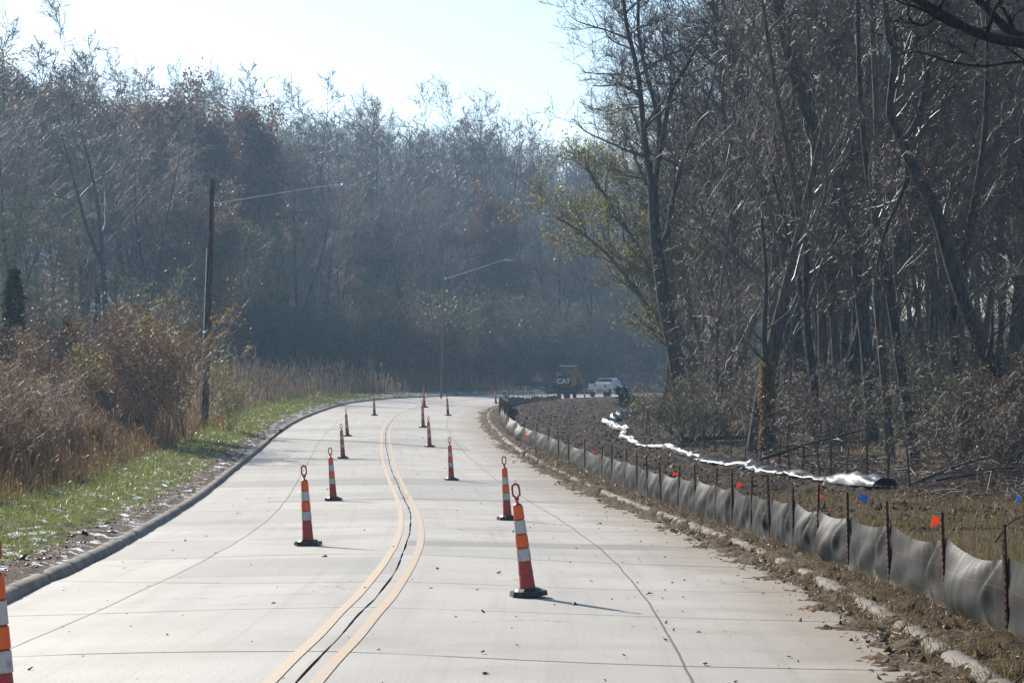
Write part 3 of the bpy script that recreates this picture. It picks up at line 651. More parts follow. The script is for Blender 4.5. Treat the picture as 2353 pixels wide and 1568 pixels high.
# hillside wood beyond and left of the road
def scatter(n, gen, ok, mind, pts=None):
    out = []; pts = pts if pts is not None else []; tries = 0
    while len(out) < n and tries < n * 60:
        tries += 1; x, y = gen()
        if not ok(x, y): continue
        if any((x - a) ** 2 + (y - b) ** 2 < mind ** 2 for a, b in pts): continue
        pts.append((x, y)); out.append((x, y))
    return out
def gen_left():
    y = R.uniform(135, 420) if R.random() < 0.6 else R.uniform(150, 270); return R.uniform(-0.255 * y, 0.14 * y + 4), y
def ok_left(x, y):
    o, s = offdist(x, y); return o < -27 and (y > 165 or x < -0.17 * y - 6)
hill = scatter(225, gen_left, ok_left, 3.8)
SKU = [-200, 0, 200, 300, 420, 500, 620, 800, 1000, 1200, 1320, 1600]; SKV = [150, 175, 165, 200, 225, 190, 250, 305, 290, 315, 345, 380]
for i, (x, y) in enumerate(hill):
    q = R.random(); sc = R.uniform(0.8, 1.15)
    u = 1176 + F * x / y
    hmax = ZC + (900 - np.interp(u, SKU, SKV) - R.uniform(-25, 20)) * y / F - H_(x, y)
    sc = min(sc, hmax / 23.0)
    if sc < 0.35: continue
    if q < 0.05:
        place(R.choice(oak_protos), x, y, R.uniform(0, 6.28), sc * R.uniform(0.95, 1.1), 'tree still holding brown leaves in the hazy hillside wood', 'leaf bearing trees in the hillside wood')
    elif q < 0.42: place(R.choice(thin_protos), x, y, R.uniform(0, 6.28), sc, 'slender young tree with sparse leaves in the hazy hillside wood', 'slender young trees in the hillside wood')
    else: place(R.choice(far_protos), x, y, R.uniform(0, 6.28), sc, 'bare grey tree in the hazy wood on the hillside', GL)
# tall trees that stand out against the sky: (u, v of the top, depth, proto)
RIDGE = [(15, 22, 225, 0, 'tall bare tree at the far left edge rising above the russet crowns', 1.15), (165, 15, 230, 1, 'tall wide bare tree above the russet crowns at the left', 1.2),
         (385, 125, 250, 2, 'bare tree leaning left between the two russet crowns', 1.0)]
for u, vt, Y, k, lab, sc in RIDGE:
    q = P(u, vt, Y); h = q.z - H_(q.x, Y); place(ridge_protos[k], q.x, Y, k * 2.1, h / 25.5, lab, 'tall bare trees standing out against the sky')
for u, vt, Y in ((640, 110, 300), (745, 125, 310), (800, 215, 320), (880, 190, 330), (945, 215, 330), (1065, 205, 335), (1130, 225, 330), (1200, 235, 340), (1250, 245, 340), (700, 200, 330), (560, 150, 320), (1010, 225, 345), (275, 120, 290), (470, 140, 300)):
    q = P(u, vt, Y); h = q.z - H_(q.x, Y); place(ridge_protos[R.randrange(3)], q.x, Y, R.uniform(0, 6.28), h / 26, 'tall bare crooked tree on the skyline of the far hill', 'bare skyline trees on the far hill')
for u, vt, Y, k, sc, lab in ((495, 185, 245, 0, 1, 'rounded russet oak rising to the skyline above the street lamp'), (230, 175, 255, 0, 1, 'broad russet oak below the tall wide bare tree'), (90, 160, 250, 0, 1, 'russet oak between the two tall bare trees at the left')):
    q = P(u, vt, Y); h = q.z - H_(q.x, Y); place(oak_protos[k], q.x, Y, R.uniform(0, 6.28), h / 19.5, lab, None)
# far wood seen as one mass behind
rs = np.random.RandomState(77); TBm = {}
for i in range(560):
    y = rs.uniform(370, 500); x = rs.uniform(-0.26, 0.10) * y; z = H_(x, y)
    h = rs.uniform(13, 19); p = Vector((x, y, z - 0.5)); TBm.setdefault((3, 4), []).append(([tuple(p), (x + rs.normal(0, .4), y, z + h * .5), (x + rs.normal(0, .8), y, z + h)], [0.25, 0.17, 0.04]))
    for k in range(34):
        a = rs.uniform(0, 6.28); t = rs.uniform(0.35, 0.95); l = rs.uniform(1.5, 4.5); q = np.array([x, y, z + h * t])
        for mm in range(2):
            e = q + np.array([math.cos(a) * l * .7, math.sin(a) * l * .7, l * rs.uniform(.3, .9)]); c = (q + e) / 2 + rs.normal(0, .3, 3)
            TBm.setdefault((3, 3), []).append(([tuple(q), tuple(c), tuple(e)], [0.06, 0.04, 0.02])); q = c; a += rs.uniform(-1, 1)
v, f = tubes_np(TBm); setp(mesh_np('distant_wood', v, f, TWIG), label='grey mass of bare trees on the crest of the far hill', category='wood', kind='stuff')

# right hand wood
def gen_right():
    y = R.uniform(78, 235) if R.random() < 0.6 else R.uniform(78, 140); return R.uniform(5, 0.25 * y + 2), y
def ok_right(x, y):
    o, s = offdist(x, y); u = 1176 + F * x / y
    return o > 11.5 and u > 1500 + max(0, 100 - y) * 3 and (y < 165 or u > 1560) and (u > 1660 or y > 130)
wood = scatter(84, gen_right, ok_right, 3.0)
for i, (x, y) in enumerate(wood):
    sc = R.uniform(0.85, 1.2); place(R.choice(near_protos), x, y, R.uniform(0, 6.28), sc, 'bare grey tree in the dense wood right of the road', GRW, (R.uniform(-.08, .08), R.uniform(-.12, .06)))
wood2 = scatter(60, gen_right, lambda x, y: offdist(x, y)[0] > 12 and 1176 + F * x / y > (1640 if y < 112 else 1600), 2.0, list(wood))
for i, (x, y) in enumerate(wood2):
    place(R.choice(nthin_protos), x, y, R.uniform(0, 6.28), R.uniform(0.7, 1.2), 'thin leaning sapling with a few dead leaves in the right hand wood', 'thin saplings in the right hand wood', (R.uniform(-.15, .15), R.uniform(-.25, .15)))

# individually shaped trees: stems given as (u, v) in the photo at one depth, each with its own bend towards or away
def hero(name, Y, stems, label, cnt=(0, 6, 6, 5), minr=0.01, twig=None, bk=BARKD, leafp=None, lm=None, gn=0.2, seed=1, ratio=0.3, base=None, trop=0.05, extra=None, ang=(48, 45, 48, 50)):
    t = Tree(seed, cnt=cnt, minr=minr, gn=gn, ratio=(ratio, 0.5, 0.52, 0.5), ang=ang, trop=trop, flare=True); RR = random.Random(seed)
    b = P(*base, Y); b.z = H_(b.x, Y)
    for pts, w0, w1, nk, st, L, dep in stems:
        n = len(pts); q = []
        for i, (u, v) in enumerate(pts):
            yy = Y + dep[0] + (dep[1] - dep[0]) * i / (n - 1); w = P(u, v, yy) - b; q.append(w)
        if abs(q[0].z) < 1.5 and (q[0].xy.length < 1.5): q[0] = Vector((q[0].x, q[0].y, -0.25))
        m_ = Y / F; t.stem(q, w0 * m_ / 2, max(w1 * m_ / 2, minr), nk, st, ratio, L)
    lf = t.leaves(*leafp) if leafp else None
    NT[0] += 1
    return t.build(name, b, bk, twig, lf, lm, label, 'tree')
hero('tree', 108, [([(1574, 958), (1562, 900), (1550, 814), (1530, 720), (1518, 640), (1508, 568), (1502, 500), (1498, 426)], 40, 22, 0, 0.5, 1, (0, 0)),
                   ([(1500, 430), (1487, 363), (1476, 270), (1467, 182), (1452, 110), (1441, 67), (1432, 0), (1425, -110)], 15, 7, 15, 0.12, 13, (0, -2)),
                   ([(1502, 440), (1508, 379), (1515, 300), (1500, 223), (1480, 150), (1466, 60), (1470, -60), (1480, -160)], 14, 6, 12, 0.3, 12, (0, 2)),
                   ([(1500, 440), (1520, 330), (1539, 223), (1560, 180), (1581, 145), (1605, 100), (1640, 40), (1690, -40)], 13, 5, 11, 0.35, 11, (0, -1)),
                   ([(1512, 575), (1534, 530), (1540, 483), (1555, 420), (1571, 363), (1590, 320), (1612, 270), (1640, 180), (1650, 100)], 14, 5, 10, 0.3, 11, (0, 3))],
     'tall forked bare tree nearest the clearing, its dark trunk curving up from the back fence', minr=0.011, base=(1574, 958), seed=11, ratio=0.3, ang=(62, 48, 50, 50), gn=0.22)
hero('tree', 100, [([(1862, 990), (1835, 814), (1820, 675), (1789, 519), (1768, 415), (1740, 330), (1716, 244), (1695, 156), (1660, 70), (1633, 0), (1600, -120)], 26, 12, 13, 0.35, 13, (0, 0))],
     'slim bare tree leaning left right behind the forked tree', base=(1862, 990), seed=12)
hero('tree', 82, [([(2005, 1035), (1991, 814), (1975, 675), (1955, 519), (1913, 374), (1851, 249), (1809, 119), (1790, 30), (1773, -60)], 30, 22, 10, 0.3, 11, (0, 0)),
                  ([(1851, 249), (1880, 170), (1930, 90), (1960, -40)], 14, 7, 8, 0.2, 8, (0, 2))],
     'rough barked bare tree sweeping left with its trunk bent mid way', base=(2005, 1035), seed=13)
hero('tree', 62, [([(2345, 1010), (2325, 900), (2264, 814), (2194, 639), (2152, 493), (2105, 400), (2069, 322)], 36, 24, 6, 0.3, 9, (0, 0)),
                  ([(2069, 322), (2050, 280), (2043, 249), (2053, 130), (2040, 80), (2033, 0), (2020, -90)], 18, 12, 10, 0.1, 9, (0, -1)),
                  ([(2072, 330), (2100, 290), (2118, 240), (2131, 156), (2133, 100), (2131, 52), (2140, -80)], 18, 12, 9, 0.2, 9, (0, 1)),
                  ([(2069, 322), (2085, 400), (2060, 470), (2030, 540), (2010, 640)], 14, 6, 6, 0.3, 6, (0, 1))],
     'big dark tree leaning left with a Y shaped fork high in its crown', base=(2345, 1010), seed=14)
hero('tree', 66, [([(2110, 1075), (2085, 950), (2064, 814), (2050, 720), (2033, 623), (2010, 500), (1990, 380), (1975, 200), (1970, 0)], 26, 10, 9, 0.3, 9, (0, 0))],
     'dark straight trunk leaning left in front of the wood by the brush pile', base=(2110, 1075), seed=15)
hero('tree', 72, [([(2046, 1060), (2035, 900), (2016, 700), (2008, 520), (2014, 300), (2000, 0)], 24, 12, 9, 0.5, 9, (0, 0))],
     'thick upright grey trunk left of the dark leaning trunk', base=(2046, 1060), seed=16, bk=BARK)
hero('tree', 90, [([(1896, 1010), (1890, 814), (1887, 680), (1885, 545), (1870, 300), (1868, 0)], 24, 12, 10, 0.3, 11, (0, 0))],
     'left of the two parallel upright trunks in the middle of the wood', base=(1896, 1010), seed=17, bk=BARK)
hero('tree', 90, [([(1930, 1015), (1920, 814), (1913, 680), (1912, 545), (1920, 300), (1935, 0)], 22, 12, 9, 0.3, 11, (0, 0))],
     'right of the two parallel upright trunks in the middle of the wood', base=(1930, 1015), seed=18, bk=BARK)
hero('tree', 64, [([(2235, 1060), (2200, 860), (2190, 700), (2230, 500), (2262, 300), (2270, 0)], 22, 11, 9, 0.25, 9, (0, 0))],
     'bare tree with a kinked trunk between the leaning tree and the right edge', base=(2235, 1060), seed=19)
# tree outside the frame at the right whose limbs hang into the top corner
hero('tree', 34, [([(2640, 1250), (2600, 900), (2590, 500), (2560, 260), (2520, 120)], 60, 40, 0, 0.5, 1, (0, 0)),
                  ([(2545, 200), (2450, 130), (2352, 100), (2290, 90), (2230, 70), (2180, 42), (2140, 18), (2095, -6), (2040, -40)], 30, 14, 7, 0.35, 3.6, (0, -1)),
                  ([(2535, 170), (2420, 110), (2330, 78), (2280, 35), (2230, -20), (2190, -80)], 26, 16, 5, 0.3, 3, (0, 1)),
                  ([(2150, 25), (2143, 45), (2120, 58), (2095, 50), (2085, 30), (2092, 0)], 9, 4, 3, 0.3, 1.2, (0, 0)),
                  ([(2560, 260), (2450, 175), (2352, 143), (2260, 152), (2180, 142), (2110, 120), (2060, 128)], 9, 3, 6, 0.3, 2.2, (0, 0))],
     'black near limbs hanging into the top right corner of the view', minr=0.008, base=(2640, 1250), seed=20, cnt=(0, 3, 3, 2), bk=SHADEB, twig=SHADEB, ratio=0.4)
# pale green and yellow willow beyond the forked tree
def willow(u, v, Y, vt, seed, lab, lm=YELLOW, w=1.0):
    q = P(u, v, Y); z = H_(q.x, Y); h = P(u, vt, Y).z - z; t = Tree(seed, cnt=(12, 7, 6, 4), minr=0.011, start=0.12, ratio=(0.5 * w, 0.5, 0.5, 0.5), gn=0.16, ang=(45, 40, 40, 40), trop=0.07)
    for k in range(4):
        a = k * 1.6 + seed; d = Vector((math.cos(a) * 0.42, math.sin(a) * 0.42, 1)).normalized(); pts = [Vector((math.cos(a) * .15, math.sin(a) * .15, -0.3))]
        for i in range(5): d = (d + Vector((t.r.gauss(0, .08), t.r.gauss(0, .08), 0.03))).normalized(); pts.append(pts[-1] + d * h * 0.95 / 5)
        t.stem(pts, 0.13, 0.03, 10, 0.2)
    NT[0] += 1
    return t.build('willow_tree', (q.x, Y, z), BARK, TWIG, t.leaves(2, 0.085, 0.22, 0.62, 1.5), lm, lab, 'tree')
hero('willow_tree', 128, [([(1640, 945), (1600, 870), (1540, 780), (1470, 680), (1400, 590), (1330, 530), (1270, 495)], 14, 3, 20, 0.2, 7, (0, -1)),
    ([(1635, 940), (1590, 820), (1530, 690), (1460, 560), (1390, 450), (1340, 370)], 15, 4, 20, 0.2, 7.5, (0, 1)),
    ([(1642, 940), (1610, 800), (1570, 640), (1520, 500), (1470, 390), (1440, 310)], 15, 4, 20, 0.2, 7, (0, 2)),
    ([(1648, 940), (1640, 800), (1620, 640), (1600, 500), (1590, 380), (1560, 300)], 14, 4, 12, 0.3, 7, (0, 3)),
    ([(1636, 940), (1600, 850), (1560, 740), (1500, 640), (1440, 600)], 10, 3, 8, 0.4, 5, (0, 0))],
    'yellow green leafy tree leaning far left behind the tall forked tree', base=(1640, 945), seed=31, leafp=(1, 0.075, 0.3, 0.36, 1.5), lm=YELLOW, minr=0.008, bk=BARK, twig=TWIG, ratio=0.5, cnt=(0, 6, 6, 4), ang=(40, 45, 45, 45))
hero('willow_tree', 136, [([(1700, 945), (1680, 820), (1640, 690), (1600, 600), (1560, 540)], 14, 4, 12, 0.3, 7, (0, 0)),
    ([(1704, 945), (1700, 800), (1690, 640), (1650, 500), (1640, 400)], 14, 4, 12, 0.3, 7, (0, 2))],
    'sparser pale green leafy tree right of the tall forked trunk', base=(1700, 945), seed=33, leafp=(1, 0.075, 0.3, 0.33, 1.5), lm=YELLOW, minr=0.008, bk=BARK, twig=TWIG, ratio=0.45, cnt=(0, 6, 6, 4), ang=(40, 45, 45, 45))
# ivy covered snag
iv = Tree(51, cnt=(7, 4, 4, 3), minr=0.008, ratio=(0.25, .5, .5, .5), flare=True); q = P(1762, 1000, 78); q.z = H_(q.x, 78)
iv.stem([P(u, v, 78) - q if v < 990 else Vector((0, 0, -0.3)) for u, v in ((1762, 1010), (1764, 930), (1760, 840), (1755, 760), (1760, 640), (1750, 500))], 0.14, 0.05, 8, 0.4)
rs = np.random.RandomState(4); n = 3200; zz = rs.uniform(0.1, 3.1, n); aa = rs.uniform(0, 6.28, n); rr = 0.16 + 0.12 * rs.uniform(0, 1, n) + 0.05 * np.sin(zz * 4)
c = np.stack([rr * np.cos(aa), rr * np.sin(aa), zz], 1); a = rs.normal(size=(n, 3)) * 0.035; b = rs.normal(size=(n, 3)) * 0.03
ivy = iv.build('ivy_covered_tree', q, BARKD, TWIG, (np.stack([c - a, c + b, c + a, c - b], 1).reshape(-1, 3), np.arange(n * 4).reshape(-1, 4)), IVY, 'thin trunk wrapped in yellow ivy at the edge of the wood', 'tree', fol='ivy'); NT[0] += 1

# ------------------------------------------------------------------ shrubs
def shrub(seed, H, spread, stems, cnt, minr, leafp=None, lm=None, bk=TWIGR, twig=TWIGR, name='shrub', gn=0.14, r=0.02, cat='shrub', trop=0.03, ang=(32, 35, 40, 40)):
    t = Tree(seed, cnt=cnt, minr=minr, start=0.2, ratio=(0.42, 0.5, 0.5, 0.5), gn=gn, ang=ang, maxl=len([c for c in cnt if c]), trop=trop)
    for k in range(stems):
        a = t.r.uniform(0, 6.28); l = t.r.uniform(0.1, 1) * spread; d = Vector((math.cos(a) * l, math.sin(a) * l, 1)).normalized(); pts = [Vector((math.cos(a) * .15 * l, math.sin(a) * .15 * l, -0.1))]
        hh = H * t.r.uniform(0.65, 1.05)
        for i in range(4): d = (d + Vector((t.r.gauss(0, .09), t.r.gauss(0, .09), 0.0))).normalized(); pts.append(pts[-1] + d * hh / 4)
        t.stem(pts, r, minr, cnt[0], 0.2, sub=2)
    root = empty(name, (0, 0, 0), 0, None, cat); v, f = tubes_np(t.tr); 
    v2, f2 = tubes_np(t.cr) if t.cr else (np.zeros((0, 3)), np.zeros((0, 4), int))
    mesh_np('stems', np.concatenate([v, v2]), np.concatenate([f, f2 + len(v)]), twig, root)
    if leafp: V, Fc = t.leaves(*leafp); mesh_np('foliage', V, Fc, lm, root)
    return root
br = [shrub(300 + i, 2.9, 0.6, 13, (8, 6, 4), 0.005, leafp=(1, 0.032, 0.1, 0.30 + .1 * i), lm=(TAN, OCHRE, TAN)[i], r=0.016, trop=0.0, twig=(TWIGR, TWIG, TWIGR)[i]) for i in range(3)]
lf = [shrub(310 + i, 3.6, 0.5, 9, (7, 6, 4), 0.005, leafp=(1, 0.045, 0.14, 0.26), lm=(OCHRE, YELLOW, RUSSET)[i], r=0.018) for i in range(3)]
und = [shrub(320 + i, 3.8, 0.9, 12, (7, 6, 4), 0.008, leafp=(1, 0.06, 0.2, 0.2), lm=(TAN, OCHRE, GREENL)[i], bk=TWIG, twig=HTWIG, r=0.022, gn=0.22, trop=-0.02) for i in range(3)]
wb = [shrub(330 + i, 3.0, 1.1, 12, (8, 7, 5), 0.006, leafp=(1, 0.035, 0.12, 0.12), lm=(TAN, OCHRE, GREENL)[i], bk=TWIG, twig=TWIG, r=0.018, gn=0.26, trop=-0.05) for i in range(3)]
R = random.Random(7)
gl = 'bare reddish shrubs in the left thicket'
for i in range(82):
    Y = 32 + 62 * R.random() ** 1.1; s = s_of_Y(Y); dmax = 0.222 * Y * 1.06
    lo = 4.3; X0 = float(xy(s, -(np.interp(s, S, LW) + lo))[0]); X = R.uniform(min(-0.235 * Y, X0 - 2), X0); Yb = Y
    place(br[i % 3], X, Yb, R.uniform(0, 6.28), R.uniform(0.8, 1.35) * (0.42 + 0.58 * min(1, (X0 - X) / 5.0)), 'bare reddish brown shrub in the dense thicket left of the verge', gl)
for i, (u, Y, h, k, lab) in enumerate(((385, 82, 5.2, 0, 'tall ochre leaved shrub just left of the wooden lamp pole'), (350, 80, 4.3, 2, 'red leaved shrub in the thicket near the wooden lamp pole'), (240, 84, 4.2, 1, 'yellow green shrub standing behind the left thicket'),
        (300, 88, 4.6, 0, 'ochre shrub between the yellow and the red ones in the thicket'), (120, 86, 4.0, 0, 'ochre shrub right of the dark cedar'), (530, 96, 2.6, 1, 'low yellow green bush just right of the wooden lamp pole'), (425, 88, 4.6, 1, 'yellow shrub touching the wooden lamp pole'), (190, 88, 3.6, 2, 'rusty leaved shrub in the middle of the left thicket'), (60, 90, 4.0, 2, 'rusty leaved shrub at the foot of the dark cedar'))):
    x = (u - 1176) / F * Y; o = place(lf[k], x, Y, i, h / 3.7, lab, None)
def conifer(H, seed):
    rs = np.random.RandomState(seed); V = []; n = 5500; z = H * (0.05 + 0.95 * rs.uniform(0, 1, n) ** 1.3); rad = 0.26 * H * (1 - z / H) ** 0.8 * (0.75 + 0.3 * np.sin(z * 5 + rs.randint(5)) ) + 0.05
    a = rs.uniform(0, 6.28, n); lobes = 0.8 + 0.3 * np.sin(a * 5 + z * 3) ; r = rad * np.sqrt(rs.uniform(0.1, 1, n)) * lobes; c = np.stack([r * np.cos(a), r * np.sin(a), z - 0.12 * r], 1)
    d = np.stack([np.cos(a), np.sin(a), 0.5 + 0 * a], 1) * 0.12 + rs.normal(0, .03, (n, 3)); e = rs.normal(0, .03, (n, 3))
    t = MB(); t.tube([(0, 0, -0.2), (0.02, 0, H * 0.5), (0, 0, H * 0.97)], [0.09, 0.05, 0.01], 7)
    root = empty('cedar_tree', (0, 0, 0), 0, None, 'tree'); t.build('trunk', BARKD, root)
    mesh_np('foliage', np.stack([c - e, c + d * .5 + e, c + d, c - d * .2], 1).reshape(-1, 3), np.arange(n * 4).reshape(-1, 4), CEDAR, root); return root
cd_ = conifer(4.6, 1)
place(cd_, (32 - 1176) / F * 92, 92, 0, 1.42, 'dark green cedar rising above the thicket at the far left', None); place(cd_, (155 - 1176) / F * 94, 94, 2, 1.0, 'smaller dark cedar right of the tall cedar', None)
place(cd_, (-10 - 1176) / F * 90, 90, 3, 0.85, 'cedar cut off by the left edge of the view', None)
# undergrowth of the hillside wood and of the right hand wood
gen_f = lambda: (lambda y: (R.uniform(-0.25 * y, 0.09 * y), y))(R.uniform(140, 330))
for x, y in scatter(60, gen_f, lambda x, y: offdist(x, y)[0] < -17 and (y > 150 or x < -0.17 * y - 4), 3.5):
    place(und[R.randrange(3)], x, y, R.uniform(0, 6.28), R.uniform(0.8, 1.9), 'hazy undergrowth shrub at the foot of the hillside wood', 'undergrowth shrubs of the hillside wood')
gen_m = lambda: (lambda y: (R.uniform(-0.13 * y, 0.08 * y), y))(R.uniform(215, 350))
for x, y in scatter(85, gen_m, lambda x, y: offdist(x, y)[0] < -13, 2.6):
    place(und[R.randrange(3)], x, y, R.uniform(0, 6.28), R.uniform(1.3, 2.6), 'hazy undergrowth shrub at the foot of the hillside wood', 'undergrowth shrubs of the hillside wood')
gen_r = lambda: (lambda y: (R.uniform(4, 0.235 * y), y))(R.uniform(56, 200))
for x, y in scatter(72, gen_r, lambda x, y: (y > 79 or abs(1176 + F * x / y - 1762) > 60) and offdist(x, y)[0] > 11.5 + 2 * (y < 66) and 1176 + F * x / y > (1500 if y < 110 else 1600), 2.0):
    place(wb[R.randrange(3)], x, y, R.uniform(0, 6.28), R.uniform(0.6, 1.4), 'tangled bare undergrowth shrub in the right hand wood', 'undergrowth shrubs of the right hand wood')
print('trees and shrubs', NT[0])

# ------------------------------------------------------------------ objects on and beside the road
def plastic(name, col, trans=0.0, rough=0.45, dirt=0.25, emis=None):
    m = N(name); ob = m.obj(); c = m.mix(m.math('MULTIPLY', m.step(m.noise(14, 5, ob, 0.7), 0.5, 0.68), dirt), col, (0.08, 0.065, 0.055)); m.base(c); m.set(Roughness=rough)
    if trans: m.translucent(col, trans)
    MATS[name] = m.mat; return m.mat
ORB = plastic('orange_cone_plastic', (0.36, 0.04, 0.022), 0.06, 0.5)
ORS = plastic('orange_sheeting', (0.95, 0.16, 0.035), 0.30, 0.35, 0.12)
WHS = plastic('white_sheeting', (0.46, 0.44, 0.42), 0.08, 0.4, 0.5)
RUB = simple('black_rubber', (0.02, 0.02, 0.021), (0.05, 0.047, 0.044), 9, 0.42, bump=0.3)
RUST = simple('rusty_steel', (0.055, 0.026, 0.018), (0.12, 0.05, 0.028), 8, 0.75, bump=0.4)
GALV = simple('galvanised_steel', (0.42, 0.44, 0.46), (0.55, 0.56, 0.58), 6, 0.35, metal=0.7)
WOODP = bark('creosoted_wood', (0.035, 0.023, 0.018), (0.10, 0.062, 0.045), 0.0, 5)

def channelizer():
    root = empty('traffic_channelizer', (0, 0, 0), 0, None, 'traffic cone')
    b = MB(); b.box((0, 0, 0.026), (0.36, 0.36, 0.052), bev=0.07, taper=0.96); b.box((0, 0, 0.064), (0.27, 0.27, 0.026), bev=0.06, taper=0.8); b.build('base', RUB, root)
    R_ = lambda z: 0.080 - 0.036 * (z - 0.07) / 0.87
    b = MB(); pr = []; lev = [0.07, 0.22, 0.355, 0.495, 0.635, 0.785, 0.935]
    for i in range(6):
        a, c = lev[i], lev[i + 1]; pr += [(R_(a) + 0.002, a), (R_(c) - 0.0005, c - 0.008), (R_(c) - 0.005, c)]
    b.lathe(pr, 24); b.lathe([(0.04, 0.935), (0.032, 0.942), (0.014, 0.95), (0.012, 0.985)], 16)
    b.build('body', ORB, root, True)
    for i, mt in ((2, WHS), (3, ORS), (4, WHS), (5, ORS)):
        a, c = lev[i] + 0.003, lev[i + 1] - 0.012; b = MB(); vs = []; n = 28
        for z, e in ((a, 0.0), (a, 0.0042), (c, 0.0042), (c, 0.0)):
            r = R_(z) + 0.0015 + e
            vs += [(r * math.cos(6.28318 * k / n), r * math.sin(6.28318 * k / n), z) for k in range(n)]
        b.add(vs, [[j * n + k, j * n + (k + 1) % n, (j + 1) * n + (k + 1) % n, (j + 1) * n + k] for j in range(3) for k in range(n)])
        o = b.build('reflective_band', mt, root, True); o['label'] = 'white band' if mt is WHS else 'orange band'
    # flat hand grip with a slotted opening and two small holes
    outer = [(0.012, 0.975), (0.024, 0.985), (0.018, 1.0), (0.020, 1.008), (0.042, 1.022), (0.046, 1.04), (0.044, 1.118), (0.034, 1.142), (0.014, 1.150), (0.010, 1.158)]
    outer = outer + [(-x, z) for x, z in outer[::-1]]
    inner = [(0.004, 1.012), (0.012, 1.028), (0.026, 1.034), (0.028, 1.05), (0.027, 1.112), (0.020, 1.125), (0.006, 1.13), (0.004, 1.132), (0.003, 1.134), (0.001, 1.136)]
    inner = inner + [(-x, z) for x, z in inner[::-1]]; n = len(outer); b = MB(); vs = []
    for yv in (-0.007, 0.007): vs += [(x, yv, z) for x, z in outer] + [(x, yv, z) for x, z in inner]
    fs = []
    for k in range(n):
        k2 = (k + 1) % n; fs += [[k, k2, n + k2, n + k], [2 * n + k2, 2 * n + k, 3 * n + k, 3 * n + k2], [k2, k, 2 * n + k, 2 * n + k2], [n + k, n + k2, 3 * n + k2, 3 * n + k]]
    b.add(vs, fs); b.build('handle', ORB, root)
    return root
cone0 = channelizer()
CONES = [  # u, v of the base centre, depth, roll (lean), height scale, label
 (1214, 1347, 23.6, -0.115, 1.0, 'nearest cone in the right lane, leaning left in front of the upright one'),
 (708, 1260, 33.5, -0.02, 1.0, 'largest cone in the left lane, standing upright between kerb and centre lines'),
 (10, 1660, 13.5, -0.012, 1.0, 'cone cut off by the left edge, closest of all to the viewer'),
 (1166, 1183, 42.0, -0.01, 1.0, 'upright cone right behind the nearest leaning cone'),
 (766, 1141, 50.5, -0.03, 1.0, 'second cone up the left lane, behind the largest left one'),
 (1037, 1094, 61.5, 0.01, 1.0, 'cone in the right lane third from the viewer, left of the fence bend'),
 (788, 1049, 76.5, -0.01, 1.0, 'third cone up the left lane, beside the shadow of the lamp pole'),
 (987, 1023, 86, 0.0, 1.0, 'fourth cone up the right lane, just right of the centre line bend'),
 (798, 997, 96, -0.01, 1.0, 'cone overlapped from below by the third cone of the left lane'),
 (972, 978, 106, 0.03, 1.05, 'cone leaning right on the line bend, below a farther one'),
 (860, 953, 123, 0.05, 1.0, 'cone by itself where the road starts curving, nearest the far left kerb'),
 (975, 934, 146, 0.0, 1.22, 'cone straight above the right leaning one, on the far curve'),
 (1029, 950, 126, 0.0, 1.0, 'cone alone in the right lane before the fence corner'),
 (1139, 920, 168, 0.0, 1.0, 'far cone standing on open concrete left of the trailer'),
 (1168, 925, 163, 0.0, 1.0, 'far cone half hidden behind the far silt fence'),
 (1343, 906, 205, 0.0, 0.95, 'distant cone in front of the pickup tailgate')]
for i, (u, v, Y, lean, sc, lab) in enumerate(CONES):
    q = P(u, v, Y); z = Gr(q.x, Y); o = cone0 if i == 0 else dup(cone0, (0, 0, 0), 0)
    rz = (0.18, -0.25, 0.1, 0.35, -0.1, 0.3, 0.05, -0.2)[i % 8]
    o.location = (q.x, Y, z + 0.004 + abs(lean) * 0.12); o.rotation_mode = 'ZYX'; o.rotation_euler = (0, lean, rz) if False else (0, 0, 0)
    o.rotation_mode = 'XYZ'; M_ = Matrix.Rotation(lean * 0.55, 4, 'Y') @ Matrix.Rotation(rz, 4, 'Z'); o.rotation_euler = M_.to_euler(); o.scale = (sc,) * 3
    setp(o, label=lab, group='orange and white traffic cones')
    if abs(lean) > 0.1:      # body leans more than its base
        for ch in o.children:
            if ch.name.split('.')[0] != 'base':
                Ml = Matrix.Rotation(-rz, 4, 'Z') @ Matrix.Rotation(lean * 0.5, 4, 'Y') @ Matrix.Rotation(rz, 4, 'Z'); ch.matrix_local = Ml

# silt fence along the right kerb
m = N('silt_fabric'); uv = m.n('ShaderNodeTexCoord').outputs['UV']; sp = m.n('ShaderNodeSeparateXYZ'); m.l(uv, sp.inputs[0])
mp = m.n('ShaderNodeMapping'); mp.inputs['Scale'].default_value = (22, 130, 1); m.l(uv, mp.inputs[0]); weave = m.noise(1.0, 3, mp.outputs[0])
mp2 = m.n('ShaderNodeMapping'); mp2.inputs['Scale'].default_value = (7, 0.8, 1); m.l(uv, mp2.inputs[0]); streak = m.noise(1.0, 4, mp2.outputs[0])
c = m.mix(weave, (0.008, 0.008, 0.0075), (0.04, 0.039, 0.037)); c = m.mix(m.math('MULTIPLY', m.step(streak, 0.5, 0.7), 0.35), c, (0.12, 0.11, 0.095)); c = m.mix(m.math('SUBTRACT', 1.0, m.step(m.math('ADD', sp.outputs[1], m.math('MULTIPLY', m.noise(4, 4, uv), 0.12)), 0.08, 0.16)), c, (0.14, 0.105, 0.07))
ol = m.math('SUBTRACT', 1.0, m.step(m.math('ABSOLUTE', m.math('SUBTRACT', sp.outputs[1], 0.40)), 0.002, 0.007))
c = m.mix(m.math('MULTIPLY', ol, 0.13), c, (0.55, 0.22, 0.12)); m.base(c)
